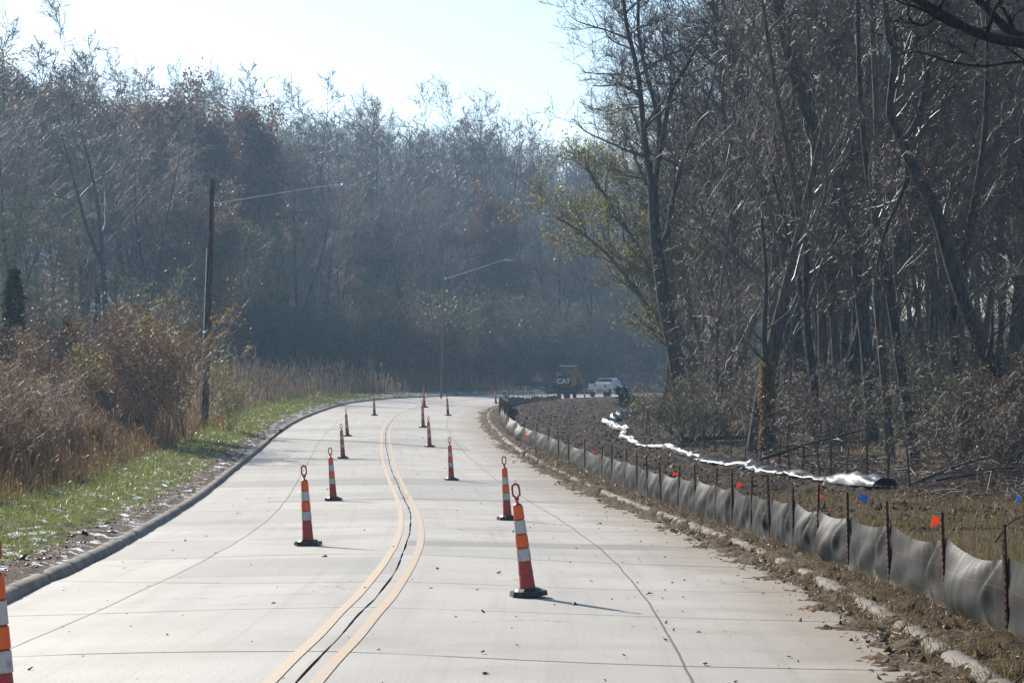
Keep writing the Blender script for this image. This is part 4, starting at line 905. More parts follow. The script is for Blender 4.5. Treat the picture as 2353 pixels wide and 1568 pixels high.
m.set(Roughness=m.math('ADD', 0.42, m.math('MULTIPLY', weave, 0.25)), Metallic=0.0); m.b.inputs['Specular IOR Level'].default_value = 0.12
m.bump(m.math('ADD', m.math('MULTIPLY', weave, 0.5), m.math('MULTIPLY', streak, 1.0)), 0.35, 0.01); m.translucent((0.07, 0.068, 0.065), 0.12); FAB = m.mat

def t_post(h, lean=0.0):
    b = MB(); b.box((0, 0, h / 2 - 0.15), (0.036, 0.006, h + 0.3)); b.box((0, 0.018, h / 2 - 0.15), (0.006, 0.03, h + 0.3))
    for k in range(int(h / 0.055)): b.box((0, -0.006, 0.03 + k * 0.055), (0.012, 0.008, 0.014))
    return b
post_d = t_post(0.80).build('post', RUST); bpy.context.view_layer.update()
def fence(name, label, stations, d0, hcloth, seed, post_h=0.8, far=False, side=1):
    """stations: list of s; cloth hangs between the posts on the road side"""
    rr = random.Random(seed); root_s = stations[0]; X0, Y0 = xy(root_s, np.interp(root_s, S, RW) + d0(root_s)); x0, y0 = float(X0), float(Y0)
    z0 = float(soil_z(root_s, 0.6, x0, y0)); root = empty(name, (x0, y0, z0), 0, label, 'fence', 'silt fences round the graded soil')
    V = []; UV = []; ns_tot = 0; nv = 15; acc = 0; base = []
    for i, s in enumerate(stations):
        o = float(np.interp(s, S, RW)) + d0(s); X, Y = xy(s, o); base.append((float(X), float(Y), float(soil_z(s, d0(s), X, Y))))
    tops = [hcloth(s) * rr.uniform(0.93, 1.06) for s in stations]
    for i in range(len(stations) - 1):
        s0, s1 = stations[i], stations[i + 1]; L = s1 - s0; ns = max(8, int(26 * min(1.5, 28 / max(float(base[i][1]), 12))) * 2); bulge = rr.uniform(0.03, 0.14) * (L / 1.8) ** 0.5; ph = rr.uniform(0, 6); ph2 = rr.uniform(0, 6); sag = rr.uniform(0.02, 0.075); peak = rr.uniform(0.4, 0.7); drop = rr.uniform(0.0, 1.0) ** 3 * 0.1
        for j in range(ns + (1 if i == len(stations) - 2 else 0)):
            t = j / ns; s = s0 + L * t; o = float(np.interp(s, S, RW)) + d0(s)
            hx = tops[i] * (1 - t) + tops[i + 1] * t - sag * math.sin(math.pi * t) * 1.2 - drop * t * (1 - t) * 2
            Xc, Yc, nxx, nyy, _, _ = [float(q) for q in frame(s)]
            zb = base[i][2] * (1 - t) + base[i + 1][2] * t
            for k in range(nv):
                w = k / (nv - 1)
                prof = math.sin(math.pi * min(1, w ** 0.8)) ** 0.8 * (math.sin(math.pi * t) ** 0.6)
                env = math.sin(math.pi * w) ** 0.7
                fold = (0.013 * math.sin(t * 15 + ph + w * 3.5) + 0.006 * math.sin(t * 43 + ph2 - w * 4)) * (0.35 + 0.65 * env) * (math.sin(math.pi * t) ** 0.3)
                edge = 0.055 * math.exp(-((t - 0.10 - 0.10 * math.sin(math.pi * w)) / 0.035) ** 2) * env + 0.009 * math.sin(t * 13 + w * 10 + ph2) * env - 0.045 * math.exp(-((t - 0.20 - 0.1 * math.sin(math.pi * w)) / 0.05) ** 2) * env
                bul = bulge * prof * (0.65 + 0.5 * math.cos((t - peak) * 3.1)) 
                pl = 0.012 * math.sin(t * 90 + ph) * (1 - w) ** 4 * 0 + 0.006 * math.sin(t * 110) * (w > 0.85)
                out = bul + fold + edge + pl + (0.05 * (1 - w) ** 6)
                V.append((Xc + nxx * (o - out) - x0, Yc + nyy * (o - out) - y0, zb + (hx * w) - 0.03 * (1 - w) - z0 + 0.02 * math.sin(t * 17 + ph) * (1 - w)))
                UV.append((acc + L * t, hx * w))
            ns_tot += 1
        acc += L
    V2 = np.array(V); f = grid_faces(ns_tot, nv)
    fb = mesh_np('fabric', V2, f, FAB, root, smooth=True, uv=np.array(UV))
    for i, (x, y, z) in enumerate(base):
        p_ = bpy.data.objects.new('post', post_d.data); COL.objects.link(p_); p_.parent = root
        s = stations[i]; _, _, nxx, nyy, _, _ = [float(q) for q in frame(s)]
        p_.location = (x - nxx * 0.03 - x0, y - nyy * 0.03 - y0, z - z0 - 0.02); p_.scale = (1, 1, post_h / 0.8 * rr.uniform(0.94, 1.08))
        a_ = math.atan2(-nxx, nyy) * 0
        p_.rotation_euler = (rr.gauss(0, 0.03), rr.gauss(-0.02, 0.04), math.radians(-70) + rr.gauss(0, .15))
    return root
PU = [2320, 2175, 2048, 1952, 1880, 1826, 1773, 1728, 1685, 1645, 1600, 1560, 1522, 1490, 1465, 1437, 1408, 1384, 1345, 1308, 1285, 1260, 1232, 1205, 1188, 1170, 1155, 1140, 1128, 1118]
dfn = lambda s: 0.72 + 0.15 * math.sin(s * 0.11)
def s_for_u(u, smin):
    best = None
    for s in np.arange(smin, s_of_Y(125), 0.05):
        X, Y = xy(s, np.interp(s, S, RW) + dfn(s)); uu = 1176 + F * float(X) / float(Y)
        if uu <= u: return float(s)
    return None
st_ = [s_of_Y(12.6), s_of_Y(14.6)]; sm_ = s_of_Y(14.8)
for u in PU:
    q = s_for_u(u, sm_)
    if q is None: break
    if q - st_[-1] > 0.5: st_.append(q); sm_ = q
while st_[-1] < s_of_Y(121): st_.append(st_[-1] + 2.6)
fence('silt_fence', 'long grey silt fence along the right kerb, from the lower right corner to the bend', st_, dfn, lambda s: 0.66, 3, post_h=0.93)
sf = [st_[-1] + 0.9]
while sf[-1] < s_of_Y(192): sf.append(sf[-1] + 2.9)
fence('silt_fence', 'dark far silt fence seen from behind, past the corner before the trailer', sf, lambda s: 0.9 + 0.3 * math.sin(s * 0.2), lambda s: (0.95 + 0.16 * math.sin(s * 0.35)) * float(np.interp(s, [s_of_Y(122), s_of_Y(140), s_of_Y(175)], [1, 0.7, 0.42])), 5, post_h=0.95)
bpy.data.objects.remove(post_d)

# slumped back fence: fallen plastic and a row of bare steel stakes
m = N('slumped_plastic'); uv = m.n('ShaderNodeTexCoord').outputs['UV']; sp = m.n('ShaderNodeSeparateXYZ'); m.l(uv, sp.inputs[0])
c = m.mix(m.step(m.noise(3, 4, uv), 0.35, 0.6), (0.22, 0.21, 0.20), (0.36, 0.35, 0.34)); c = m.mix(m.math('MULTIPLY', m.step(sp.outputs[0], 33, 37), m.step(m.noise(0.9, 3, uv), 0.38, 0.5)), c, (0.02, 0.02, 0.022)); m.base(c); m.set(Roughness=0.3); m.b.inputs['Specular IOR Level'].default_value = 0.9
m.bump(m.noise(6, 4, uv), 0.4, 0.05); PLAS = m.mat
BK = [(1490, 935, 140), (1466, 932, 134), (1432, 937, 126), (1404, 950, 119), (1400, 966, 112), (1415, 985, 104), (1432, 1003, 97), (1450, 1020, 91), (1480, 1030, 87), (1530, 1042, 82), (1600, 1055, 77), (1680, 1072, 71), (1750, 1090, 66.5), (1850, 1112, 61.5), (1930, 1124, 58.5), (2000, 1128, 56.5), (2062, 1130, 55)]
bp = [P(*q) for q in BK]; dense = []
for i in range(len(bp) - 1):
    n_ = max(3, int((bp[i + 1] - bp[i]).length / 0.16))
    for k in range(n_): dense.append(bp[i].lerp(bp[i + 1], k / n_))
dn = np.array([tuple(q) for q in dense]); dn[:, 0] = np.convolve(np.pad(dn[:, 0], 6, mode='edge'), np.ones(13) / 13, 'valid'); dn[:, 1] = np.convolve(np.pad(dn[:, 1], 6, mode='edge'), np.ones(13) / 13, 'valid')
zg = G(dn[:, 0], dn[:, 1]); arc = np.concatenate([[0], np.cumsum(np.hypot(np.diff(dn[:, 0]), np.diff(dn[:, 1])))])
tx_ = np.gradient(dn[:, 0]); ty_ = np.gradient(dn[:, 1]); l_ = np.hypot(tx_, ty_); px, py = -ty_ / l_, tx_ / l_
n_ = len(dn); kk = 19; V = []; UV = []; rs = np.random.RandomState(9)
def sn(a, w, s_): return np.sin(a * w + s_) * 0.6 + np.sin(a * w * 2.3 + s_ * 2.1) * 0.4
wdt = 0.12 + 0.04 * sn(arc, 0.7, 1) + 0.2 * ss((arc - 62) / 5) + 0.05 * sn(arc, 2.9, 4); hgt = 0.20 + 0.07 * sn(arc, 0.5, 3) + 0.04 * sn(arc, 2.2, 1) - 0.09 * ss((arc - 40) / 10) + 0.10 * ss((arc - 80) / 2); mea = 0.25 * sn(arc, 0.35, 0) + 0.12 * sn(arc, 1.4, 2)
for i in range(n_):
    for k in range(kk):
        w = k / (kk - 1); a = math.pi * w; fold = 0.035 * math.sin(arc[i] * 3.1 + w * 9) + 0.03 * math.sin(arc[i] * 5.3 - w * 14) + 0.02 * math.sin(arc[i] * 9 + w * 5)
        o_ = mea[i] + wdt[i] * math.cos(a) * (1 + fold * 1.5); zz_ = hgt[i] * math.sin(a) ** 0.8 * (1 + fold * 3) + 0.06
        V.append((dn[i, 0] + px[i] * o_, dn[i, 1] + py[i] * o_, zg[i] + zz_)); UV.append((arc[i] * 50 / arc[-1] * 1.0, w))
o = mesh_np('fallen_plastic_sheet', np.array(V), grid_faces(n_, kk), PLAS, smooth=True, uv=np.array(UV)); setp(o, label='white and black plastic sheet slumped in a long winding strip behind the graded soil', category='plastic sheet')
STK = simple('dark_steel_stake', (0.03, 0.024, 0.022), (0.07, 0.05, 0.04), 8, 0.7)
sb = MB(); sb.box((0, 0, 0.45), (0.04, 0.012, 1.3)); sb.box((0, 0.018, 0.45), (0.008, 0.034, 1.3))
stake0 = sb.build('steel_stake', STK); setp(stake0, category='stake')
SU = [(1422, 118), (1428, 112), (1440, 108), (1452, 103), (1462, 99), (1470, 96), (1490, 93), (1515, 90), (1540, 87), (1566, 85), (1590, 82), (1615, 79.5), (1650, 77), (1680, 74.5), (1704, 72), (1733, 70), (1757, 68), (1782, 66), (1808, 64), (1848, 62), (1872, 60.5), (1905, 59), (1955, 57.5), (2000, 56.5), (2052, 55)]
for i, (u, Y) in enumerate(SU):
    x = (u - 1176) / F * Y + 0.45; o = stake0 if i == 0 else stake0.copy()
    if i: COL.objects.link(o)
    o.location = (x, Y + 0.3, G(x, Y + 0.3) - 0.1); rr = random.Random(i); o.rotation_euler = (rr.gauss(0, .05), rr.gauss(0, .05), rr.uniform(-1, 1)); o.scale = (1, 1, rr.uniform(0.85, 1.05))
    setp(o, label='bare dark steel stake in the row behind the slumped plastic sheet', category='stake', group='steel stakes behind the plastic sheet')

# marker flags
FO = plastic('orange_flag', (0.95, 0.19, 0.03), 0.45, 0.4, 0.0); FBl = plastic('blue_flag', (0.02, 0.30, 0.75), 0.4, 0.4, 0.0); FPk = plastic('pink_ribbon', (0.9, 0.12, 0.12), 0.4, 0.4, 0.0)
WIRE = simple('flag_wire', (0.2, 0.2, 0.2), None, rough=0.4, metal=0.8)
def flag(u, v, Y, mat, label, size=0.1, rz=0.0, droop=0.0, h=0.55, tri=True):
    q = P(u, v, Y); z = G(q.x, Y); hh = max(0.2, q.z - z); root = empty('marker_flag', (q.x, Y, z), rz, label, 'marker flag', 'survey marker flags')
    b = MB(); b.tube([(0, 0, -0.05), (0.005, 0, hh * 0.5), (0, 0, hh + size * 0.3)], 0.003, 5); b.build('wire', WIRE, root)
    a = size; b = MB(); top = hh + size * 0.3
    if tri: pts = [(0, top), (-0.15 * a, top - 0.45 * a), (-0.25 * a, top - 0.95 * a), (0.35 * a, top - 0.75 * a), (0.9 * a, top - 0.55 * a), (0.45 * a, top - 0.25 * a)]
    else: pts = [(0, top), (0.0, top - 0.8 * a), (0.5 * a, top - 0.95 * a - droop), (1.05 * a, top - 0.8 * a - droop), (1.05 * a, top - 0.0 * a - droop), (0.5 * a, top - 0.1 * a)]
    n = 6; vs = []
    for e in (-0.0012, 0.0012): vs += [(x, e + 0.02 * math.sin(x / a * 5) * 1.0, z_) for x, z_ in pts]
    b.add(vs, [list(range(n)), list(range(n, 2 * n))[::-1]] + [[i, (i + 1) % n, n + (i + 1) % n, n + i][::-1] for i in range(n)]); b.build('flag', mat, root)
for u, v, Y, c_, lab, s_, rz, tri in (
  (2143, 1190, 23, FO, 'orange flag above the fence, the nearest orange one on the right', 0.13, 0.1, True),
  (1880, 1135, 31, FO, 'orange flag showing behind a fence post, left of the blue square one', 0.11, 0.9, True),
  (1695, 1110, 41, FO, 'orange flag in the dark soil just above the middle of the fence', 0.13, -0.2, True),
  (1546, 1085, 50, FO, 'small orange flag peeping over the fence left of the middle', 0.12, 0.3, True),
  (1362, 1035, 72, FO, 'orange flag at the fence top between the middle and the bend', 0.12, 0.6, True),
  (1267, 1012, 82, FO, 'dull red flag in the soil near the bend', 0.16, 0.2, True),
  (1205, 1000, 86, FO, 'bright orange flag over the dark fence panel before the bend', 0.18, 0.4, True),
  (1149, 951, 118, FO, 'orange flag at the fence corner by the bend, the lower of two', 0.18, 0.0, True),
  (1164, 942, 122, FO, 'red flag just above the flag at the fence corner', 0.15, 0.5, True),
  (1221, 925, 150, FO, 'orange flag against the dark far fence, left of the trailer', 0.18, 0.2, True),
  (1247, 937, 140, FO, 'faint red flag low in front of the far fence', 0.14, 0.2, True),
  (1283, 917, 160, FO, 'orange flag in front of the loaded trailer', 0.22, 0.3, True),
  (1458, 887, 200, FO, 'red flag standing right of the pickup truck', 0.45, 1.1, True),
  (1975, 1140, 33, FBl, 'blue square flag on the grass beside the black plastic', 0.115, -0.5, False),
  (2334, 1140, 27, FBl, 'blue flag cut by the right edge of the view', 0.12, 1.0, True)):
    flag(u, v, Y, c_, lab, s_, rz, tri=tri)
# two ribboned stakes left
for i, (u, v0, Y, lab) in enumerate(((502, 972, 97, 'left of two pink ribboned stakes on the left verge'), (513, 975, 96, 'right of two pink ribboned stakes on the left verge'))):
    x = (u - 1176) / F * Y; root = empty('survey_stake', (x, Y, G(x, Y)), 0, lab, 'survey stake', 'ribboned survey stakes')
    b = MB(); b.tube([(0.0, 0, -0.1), (0.02 * (1 - 2 * i), 0, 0.62)], 0.014, 6); b.build('stake', STK, root)
    b = MB(); b.tube([(0.01, -0.02, 0.62), (0.03 - 0.08 * i, -0.03, 0.45), (0.0 + 0.05 * i, -0.03, 0.3), (0.04, -0.03, 0.1 + .1 * i)], [0.035, 0.022, 0.03, 0.016], 5); b.build('ribbon', FPk, root)

# street lamps
DGALV = simple('weathered_steel_pole', (0.11, 0.105, 0.10), (0.16, 0.155, 0.145), 3, 0.7, spec=0.1)
def lamp(u, v, Y, vtop, armend, label, wood=True, lean=0.0, utop=None, group='street lamps left of the road'):
    q = P(u, v, Y); z = G(q.x, Y); top = P(utop or u, vtop, Y); root = empty('street_lamp', (q.x, Y, z), 0, label, 'street lamp', group)
    T = top - Vector((q.x, Y, z)); b = MB(); r = 0.13 if wood else 0.07
    b.tube([Vector((0, 0, -0.4)), T * 0.33, T * 0.66, T], [r * 1.15, r * 1.05, r * 0.95, r * 0.8], 16); b.build('pole', WOODP if wood else DGALV, root, True)
    au, av, ae, ev = armend; A = P(au, av, Y) - Vector((q.x, Y, z)); E = P(ae, ev, Y - 0.8) - Vector((q.x, Y, z)); d = E - A
    b = MB(); B1 = A + d * 0.62 + Vector((0, 0, 0.05)); b.tube([A, A + d * 0.3 + Vector((0, 0, 0.02)), B1, A + d * 0.80 + Vector((0, 0, 0.06 if wood else .1)), Vector((E.x - 0.35, E.y, E.z))], [0.024, 0.022, 0.02, 0.018, 0.018], 8)
    b.box(A + Vector((-0.03, 0, 0)), (0.12, 0.1, 0.22)); b.build('arm', GALV, root, True)
    b = MB(); b.box((E.x - 0.12, E.y, E.z), (0.30, 0.22, 0.13), bev=0.04, taper=0.8); b.box((E.x + 0.2, E.y, E.z - 0.01), (0.42, 0.28, 0.08), bev=0.06, taper=0.7); h = b.build('lamp_head', GALV, root, True)
    g = MB(); g.lathe([(0.04, 0.05), (0.045, 0.12), (0.03, 0.14)], 10); pc = g.build('photocell', RUB, h); pc.location = (E.x - 0.1, E.y, E.z)
    return root, T, Vector((q.x, Y, z))
r_, T_, B_ = lamp(470, 972, 101, 411, (492, 468, 782, 425), 'wooden pole street lamp leaning slightly, in front of the left thicket', utop=488)
b = MB(); c0 = Vector((-0.17, -0.02, 0.0)); b.tube([c0, c0 + T_ * 0.35, c0 + T_ * 0.72 + Vector((0.03, 0, 0))], 0.028, 6); b.build('conduit', GALV, r_)
b = MB(); b.tube([Vector((-0.16, 0.25, -0.4)), Vector((-0.16, 0.25, 0)) + T_ * 0.55], [0.12, 0.10], 12)
o = b.build('stub_pole', WOODP, None, True); o.location = B_; setp(o, label='shorter wooden stub pole standing close behind the lamp pole', category='pole')
lamp(1013, 892, 185, 632, (1024, 640, 1166, 597), 'far slim grey street lamp at the outside of the bend', wood=False, utop=1021)

# pickup truck
def paint(name, c, rough=0.25):
    m = N(name); ob = m.obj(); m.base(m.mix(m.math('MULTIPLY', m.step(m.noise(2.5, 5, ob), 0.5, 0.75), 0.35), c, (0.35, 0.31, 0.27))); m.set(Roughness=rough); m.b.inputs['Coat Weight'].default_value = 0.6; return m.mat
WP = paint('white_car_paint', (0.72, 0.73, 0.75)); CHR = simple('chrome', (0.6, 0.6, 0.62), None, rough=0.15, metal=1.0)
m = N('dark_glass'); m.base((0.02, 0.025, 0.03)); m.set(Roughness=0.08); m.b.inputs['Specular IOR Level'].default_value = 0.9; GLS = m.mat
TYR = simple('tyre_rubber', (0.015, 0.015, 0.016), (0.035, 0.032, 0.03), 10, 0.8); REDL = simple('red_lens', (0.45, 0.02, 0.015), None, rough=0.2); LET = simple('white_lettering', (0.75, 0.75, 0.74), None, rough=0.5)
def wheel(root, x, y, r, w, hubs=True):
    e = bpy.data.objects.new('wheel', None); COL.objects.link(e); e.parent = root; e.location = (x, y, r)
    def lat(pr, mat, nm):
        b = MB(); b.lathe(pr, 28); o = b.build(nm, mat, e, True); o.rotation_euler = (0, math.pi / 2, 0); return o
    lat([(r * 0.62, -w / 2), (r * 0.93, -w / 2), (r, -w * 0.35), (r, w * 0.35), (r * 0.93, w / 2), (r * 0.62, w / 2)], TYR, 'tyre')
    lat([(0.06, -w * 0.42), (r * 0.58, -w * 0.36), (r * 0.63, -w * 0.5), (r * 0.63, w * 0.5), (r * 0.58, w * 0.36), (0.06, w * 0.42)], CHR, 'rim')
def extrude_x(b, prof, x0, x1, m=0, inset=None):
    n = len(prof); v = [(x0, y, z) for y, z in prof] + [(x1, y, z) for y, z in prof]
    b.add(v, [list(range(n))[::-1], list(range(n, 2 * n))] + [[i, (i + 1) % n, n + (i + 1) % n, n + i] for i in range(n)], m)
def arch(cy_, r, z0, n=9): return [(cy_ + r * math.cos(math.pi * i / n), max(z0, 0.38 + r * math.sin(math.pi * i / n))) for i in range(n + 1)]
q = P(1394, 907, 226); tz = Gr(q.x, 226); tr = empty('pickup_truck', (q.x, 226, tz), -math.radians(23), 'white four door pickup truck parked facing away on the far curve', 'pickup truck')
# local: y forward, rear at y=-2.9, front at 2.95; x right
lower = [(-2.88, 0.55), (-2.30, 0.50)] + arch(-1.75, 0.48, 0.5)[::-1] + [(1.38, 0.42)] + arch(1.9, 0.48, 0.42)[::-1] + [(2.95, 0.45), (2.98, 0.80), (2.90, 1.12), (1.55, 1.24), (0.0, 1.26)]
b = MB()
side = lower + [(-0.62, 1.27), (-0.62, 1.27), (-2.88, 1.27)]
for x0, x1 in ((-0.98, -0.86), (0.86, 0.98)): extrude_x(b, side, x0, x1)
b.box((0, 0.4, 0.72), (1.74, 4.9, 0.4)); b.box((0, 2.2, 1.05), (1.74, 1.4, 0.28), bev=0.1, taper=0.96); b.box((0, -0.66, 1.0), (1.72, 0.06, 0.5)); b.box((0, -1.75, 0.74), (1.72, 2.2, 0.06)); b.box((0, 1.62, 1.17), (1.72, 0.3, 0.1))
for sx in (-1, 1): b.box((sx * 0.985, -1.75, 0.98), (0.10, 1.25, 0.16), bev=0.03, taper=0.7); b.box((sx * 0.985, 1.9, 0.96), (0.10, 1.25, 0.16), bev=0.03, taper=0.7)
body = b.build('body', WP, tr)
# cab greenhouse
b = MB(); zb, zt = 1.22, 1.86; lo_ = [(-0.90, -0.60), (0.90, -0.60), (0.90, 1.75), (-0.90, 1.75)]; hi = [(-0.74, -0.42), (0.74, -0.42), (0.74, 0.95), (-0.74, 0.95)]
v = [(x, y, zb) for x, y in lo_] + [(x * 0.99, y, zt - 0.05) for x, y in hi] + [(x * 0.90, y * 0.93, zt) for x, y in hi]
b.add(v, [[0, 1, 5, 4], [1, 2, 6, 5], [2, 3, 7, 6], [3, 0, 4, 7], [4, 5, 9, 8], [5, 6, 10, 9], [6, 7, 11, 10], [7, 4, 8, 11], [8, 9, 10, 11], [3, 2, 1, 0]]); b.build('cab', WP, tr)
def pane(name, a, bq, c, d, off, nrm):
    b = MB(); n_ = Vector(nrm); vs = [Vector(p) + n_ * off for p in (a, bq, c, d)] + [Vector(p) - n_ * 0.01 for p in (a, bq, c, d)]
    b.add(vs, [[0, 1, 2, 3], [7, 6, 5, 4], [1, 0, 4, 5], [2, 1, 5, 6], [3, 2, 6, 7], [0, 3, 7, 4]]); return b.build(name, GLS, tr)
pane('rear_window', (-0.80, -0.57, 1.34), (0.80, -0.57, 1.34), (0.68, -0.45, 1.77), (-0.68, -0.45, 1.77), 0.012, (0, -0.97, 0.25))
pane('windscreen', (0.80, 1.60, 1.32), (-0.80, 1.60, 1.32), (-0.68, 1.08, 1.76), (0.68, 1.08, 1.76), 0.02, (0, 0.6, 0.8))
for sx in (-1, 1):
    f = lambda y, z: (sx * (0.90 - 0.17 * (z - 1.22) / 0.59), y, z)
    for (y0, y1, y2, y3) in ((-0.40, 0.42, 0.42, -0.34), (0.50, 1.42, 0.92, 0.50)):
        pts = [f(y0, 1.32), f(y1, 1.32), f(y2, 1.74), f(y3, 1.74)]
        if sx < 0: pts = pts[::-1]
        pane('side_window', *pts, 0.012, (sx * 0.96, 0, 0.27))
    b = MB(); b.box((sx * 1.08, 1.22, 1.36), (0.2, 0.10, 0.22), bev=0.03); b.box((sx * 0.97, 1.24, 1.30), (0.1, 0.05, 0.05)); b.build('wing_mirror', RUB, tr)
    b = MB(); b.box((sx * 0.90, -2.90, 1.06), (0.17, 0.05, 0.42), bev=0.015); b.build('tail_light', REDL, tr)
    for y in (-0.05, 0.85): b = MB(); b.box((sx * 0.995, y - 0.28, 1.08), (0.03, 0.16, 0.035)); b.build('door_handle', CHR, tr)
b = MB(); b.box((0, -2.90, 1.0), (1.58, 0.06, 0.56), bev=0.02); tg = b.build('tailgate', WP, tr); b = MB(); b.box((-0.1, -2.94, 1.14), (0.26, 0.03, 0.11)); b.build('handle', RUB, tg)
b = MB(); b.box((0, -3.02, 0.62), (1.95, 0.22, 0.2), bev=0.04); b.build('rear_bumper', CHR, tr); b = MB(); b.box((0, -3.14, 0.63), (0.32, 0.02, 0.14)); b.build('number_plate', LET, tr)
b = MB(); b.box((0, -0.85, 1.36), (1.62, 0.4, 0.24), bev=0.04); b.build('tool_box', WP, tr)
b = MB(); b.box((0, -0.44, 1.80), (0.30, 0.06, 0.04)); b.build('brake_light', REDL, tr)
for x in (-0.84, 0.84):
    for y in (-1.75, 1.9): wheel(tr, x, y, 0.41, 0.28)

# flatbed trailer with loader
DKM = simple('dark_steel', (0.02, 0.021, 0.022), (0.05, 0.048, 0.045), 5, 0.5); YLW = simple('machine_yellow', (0.42, 0.21, 0.03), (0.32, 0.16, 0.03), 4, 0.45); PLK = simple('deck_plank', (0.20, 0.17, 0.14), (0.32, 0.29, 0.25), 5, 0.7)
q = P(1300, 911, 208); tzz = Gr(q.x, 208); RZT = math.radians(-62)
tl_ = empty('flatbed_trailer', (q.x, 208, tzz), math.radians(-14), 'dark flatbed trailer with raised loading ramps, hauling the yellow loader', 'trailer')
b = MB(); b.box((0, 0, 0.62), (2.9, 2.3, 0.10)); b.box((0, -1.18, 0.52), (2.95, 0.08, 0.2)); b.box((0, 1.18, 0.52), (2.95, 0.08, 0.2)); b.box((1.45, 0, 0.52), (0.1, 2.3, 0.2)); b.box((-1.45, 0, 0.52), (0.1, 2.3, 0.2)); b.box((1.9, 0.2, 0.5), (1.0, 0.14, 0.12)); b.build('frame', DKM, tl_)
b = MB(); [b.box((0, -1.0 + 0.25 * k, 0.685), (2.8, 0.23, 0.035)) for k in range(9)]; b.build('deck', PLK, tl_)
for k in (0, 1):
    b = MB(); x = -1.62 - 0.16 * k
    for xx in (-0.24, 0.24): b.tube([(x + xx, -0.7 + 1.5 * k, 0.35), (x + xx - 0.05, -0.7 + 1.5 * k, 1.95)], 0.035, 6)
    for j in range(8): b.box((x - 0.02, -0.7 + 1.5 * k, 0.5 + j * 0.19), (0.5, 0.05, 0.06))
    b.build('ramp', DKM, tl_)
for x in (-0.35, 0.5): wheel(tl_, x, -1.30, 0.36, 0.2); wheel(tl_, x, 1.30, 0.36, 0.2)
b = MB(); b.box((-0.35, -1.32, 0.80), (0.85, 0.3, 0.05)); b.box((0.5, -1.32, 0.80), (0.83, 0.3, 0.05)); b.build('mudguard', DKM, tl_)
ld = empty('loader', (q.x + 0.15, 208, tzz + 0.705), math.radians(-14), 'yellow compact loader with a black rear panel standing on the trailer', 'loader')
ld.scale = (1.15, 1.15, 1.15); b = MB(); b.box((-0.05, -0.05, 0.72), (1.25, 1.5, 0.78), bev=0.12, taper=0.95); b.box((-0.05, 0.3, 1.17), (1.2, 0.9, 0.16), bev=0.08); b.box((-0.62, -0.35, 0.9), (0.2, 0.8, 1.1), bev=0.05, taper=0.8); b.box((0.52, -0.35, 0.95), (0.2, 0.8, 1.2), bev=0.05, taper=0.8); b.build('body', YLW, ld)
b = MB(); b.box((-0.1, -0.88, 0.76), (1.05, 0.14, 0.74), bev=0.05); pn = b.build('rear_panel', DKM, ld)
tc = bpy.data.curves.new('lettering', 'FONT'); tc.body = 'CAT'; tc.size = 0.52; tc.extrude = 0.008; tc.offset = 0.018; tc.align_x = 'CENTER'
to = bpy.data.objects.new('lettering', tc); COL.objects.link(to); bpy.context.view_layer.update(); me = bpy.data.meshes.new_from_object(to.evaluated_get(bpy.context.evaluated_depsgraph_get())); bpy.data.objects.remove(to)
lt = bpy.data.objects.new('lettering', me); COL.objects.link(lt); me.materials.clear(); me.materials.append(LET); lt.parent = pn; lt.rotation_euler = (math.pi / 2, 0, 0); lt.location = (-0.1, -0.965, 0.58)
for sx in (-1, 1):
    b = MB(); extrude_x(b, [(-0.95, 0.12), (-0.75, 0.0), (0.75, 0.0), (1.0, 0.15), (0.95, 0.36), (0.5, 0.46), (-0.8, 0.46), (-0.98, 0.3)], sx * 0.85 - 0.17, sx * 0.85 + 0.17); b.build('track', TYR, ld)
b = MB()
for sx, sy in ((-0.42, -0.35), (0.42, -0.35), (-0.42, 0.75), (0.42, 0.75)): b.tube([(sx, sy, 1.1), (sx, sy, 1.92)], 0.035, 6)
b.build('cab_frame', DKM, ld)
b = MB(); b.box((0.02, 0.2, 1.96), (1.12, 1.4, 0.07), bev=0.06); b.build('roof', LET, ld)
b = MB(); b.box((-0.02, -0.36, 1.55), (0.78, 0.02, 0.62)); b.build('rear_window', GLS, ld)
b = MB(); b.box((0.62, -0.4, 1.62), (0.14, 0.3, 0.5)); b.tube([(0.72, -0.6, 1.72), (0.78, 0.2, 1.35), (0.95, 1.0, 0.8), (1.15, 1.4, 0.35)], [0.13, 0.13, 0.11, 0.1], 4); b.tube([(0.68, -0.75, 1.75), (1.1, -0.7, 1.2), (1.35, -0.5, 0.75)], [0.12, 0.11, 0.08], 4); b.tube([(-0.72, -0.6, 1.45), (-0.78, 0.4, 1.1), (-0.8, 1.2, 0.5)], 0.09, 4); b.build('lift_arm', YLW, ld)
b = MB(); extrude_x(b, [(1.1, 0.0), (1.75, 0.0), (1.8, 0.05), (1.35, 0.5), (1.1, 0.5)], -0.95, 0.95); b.build('bucket', DKM, ld)

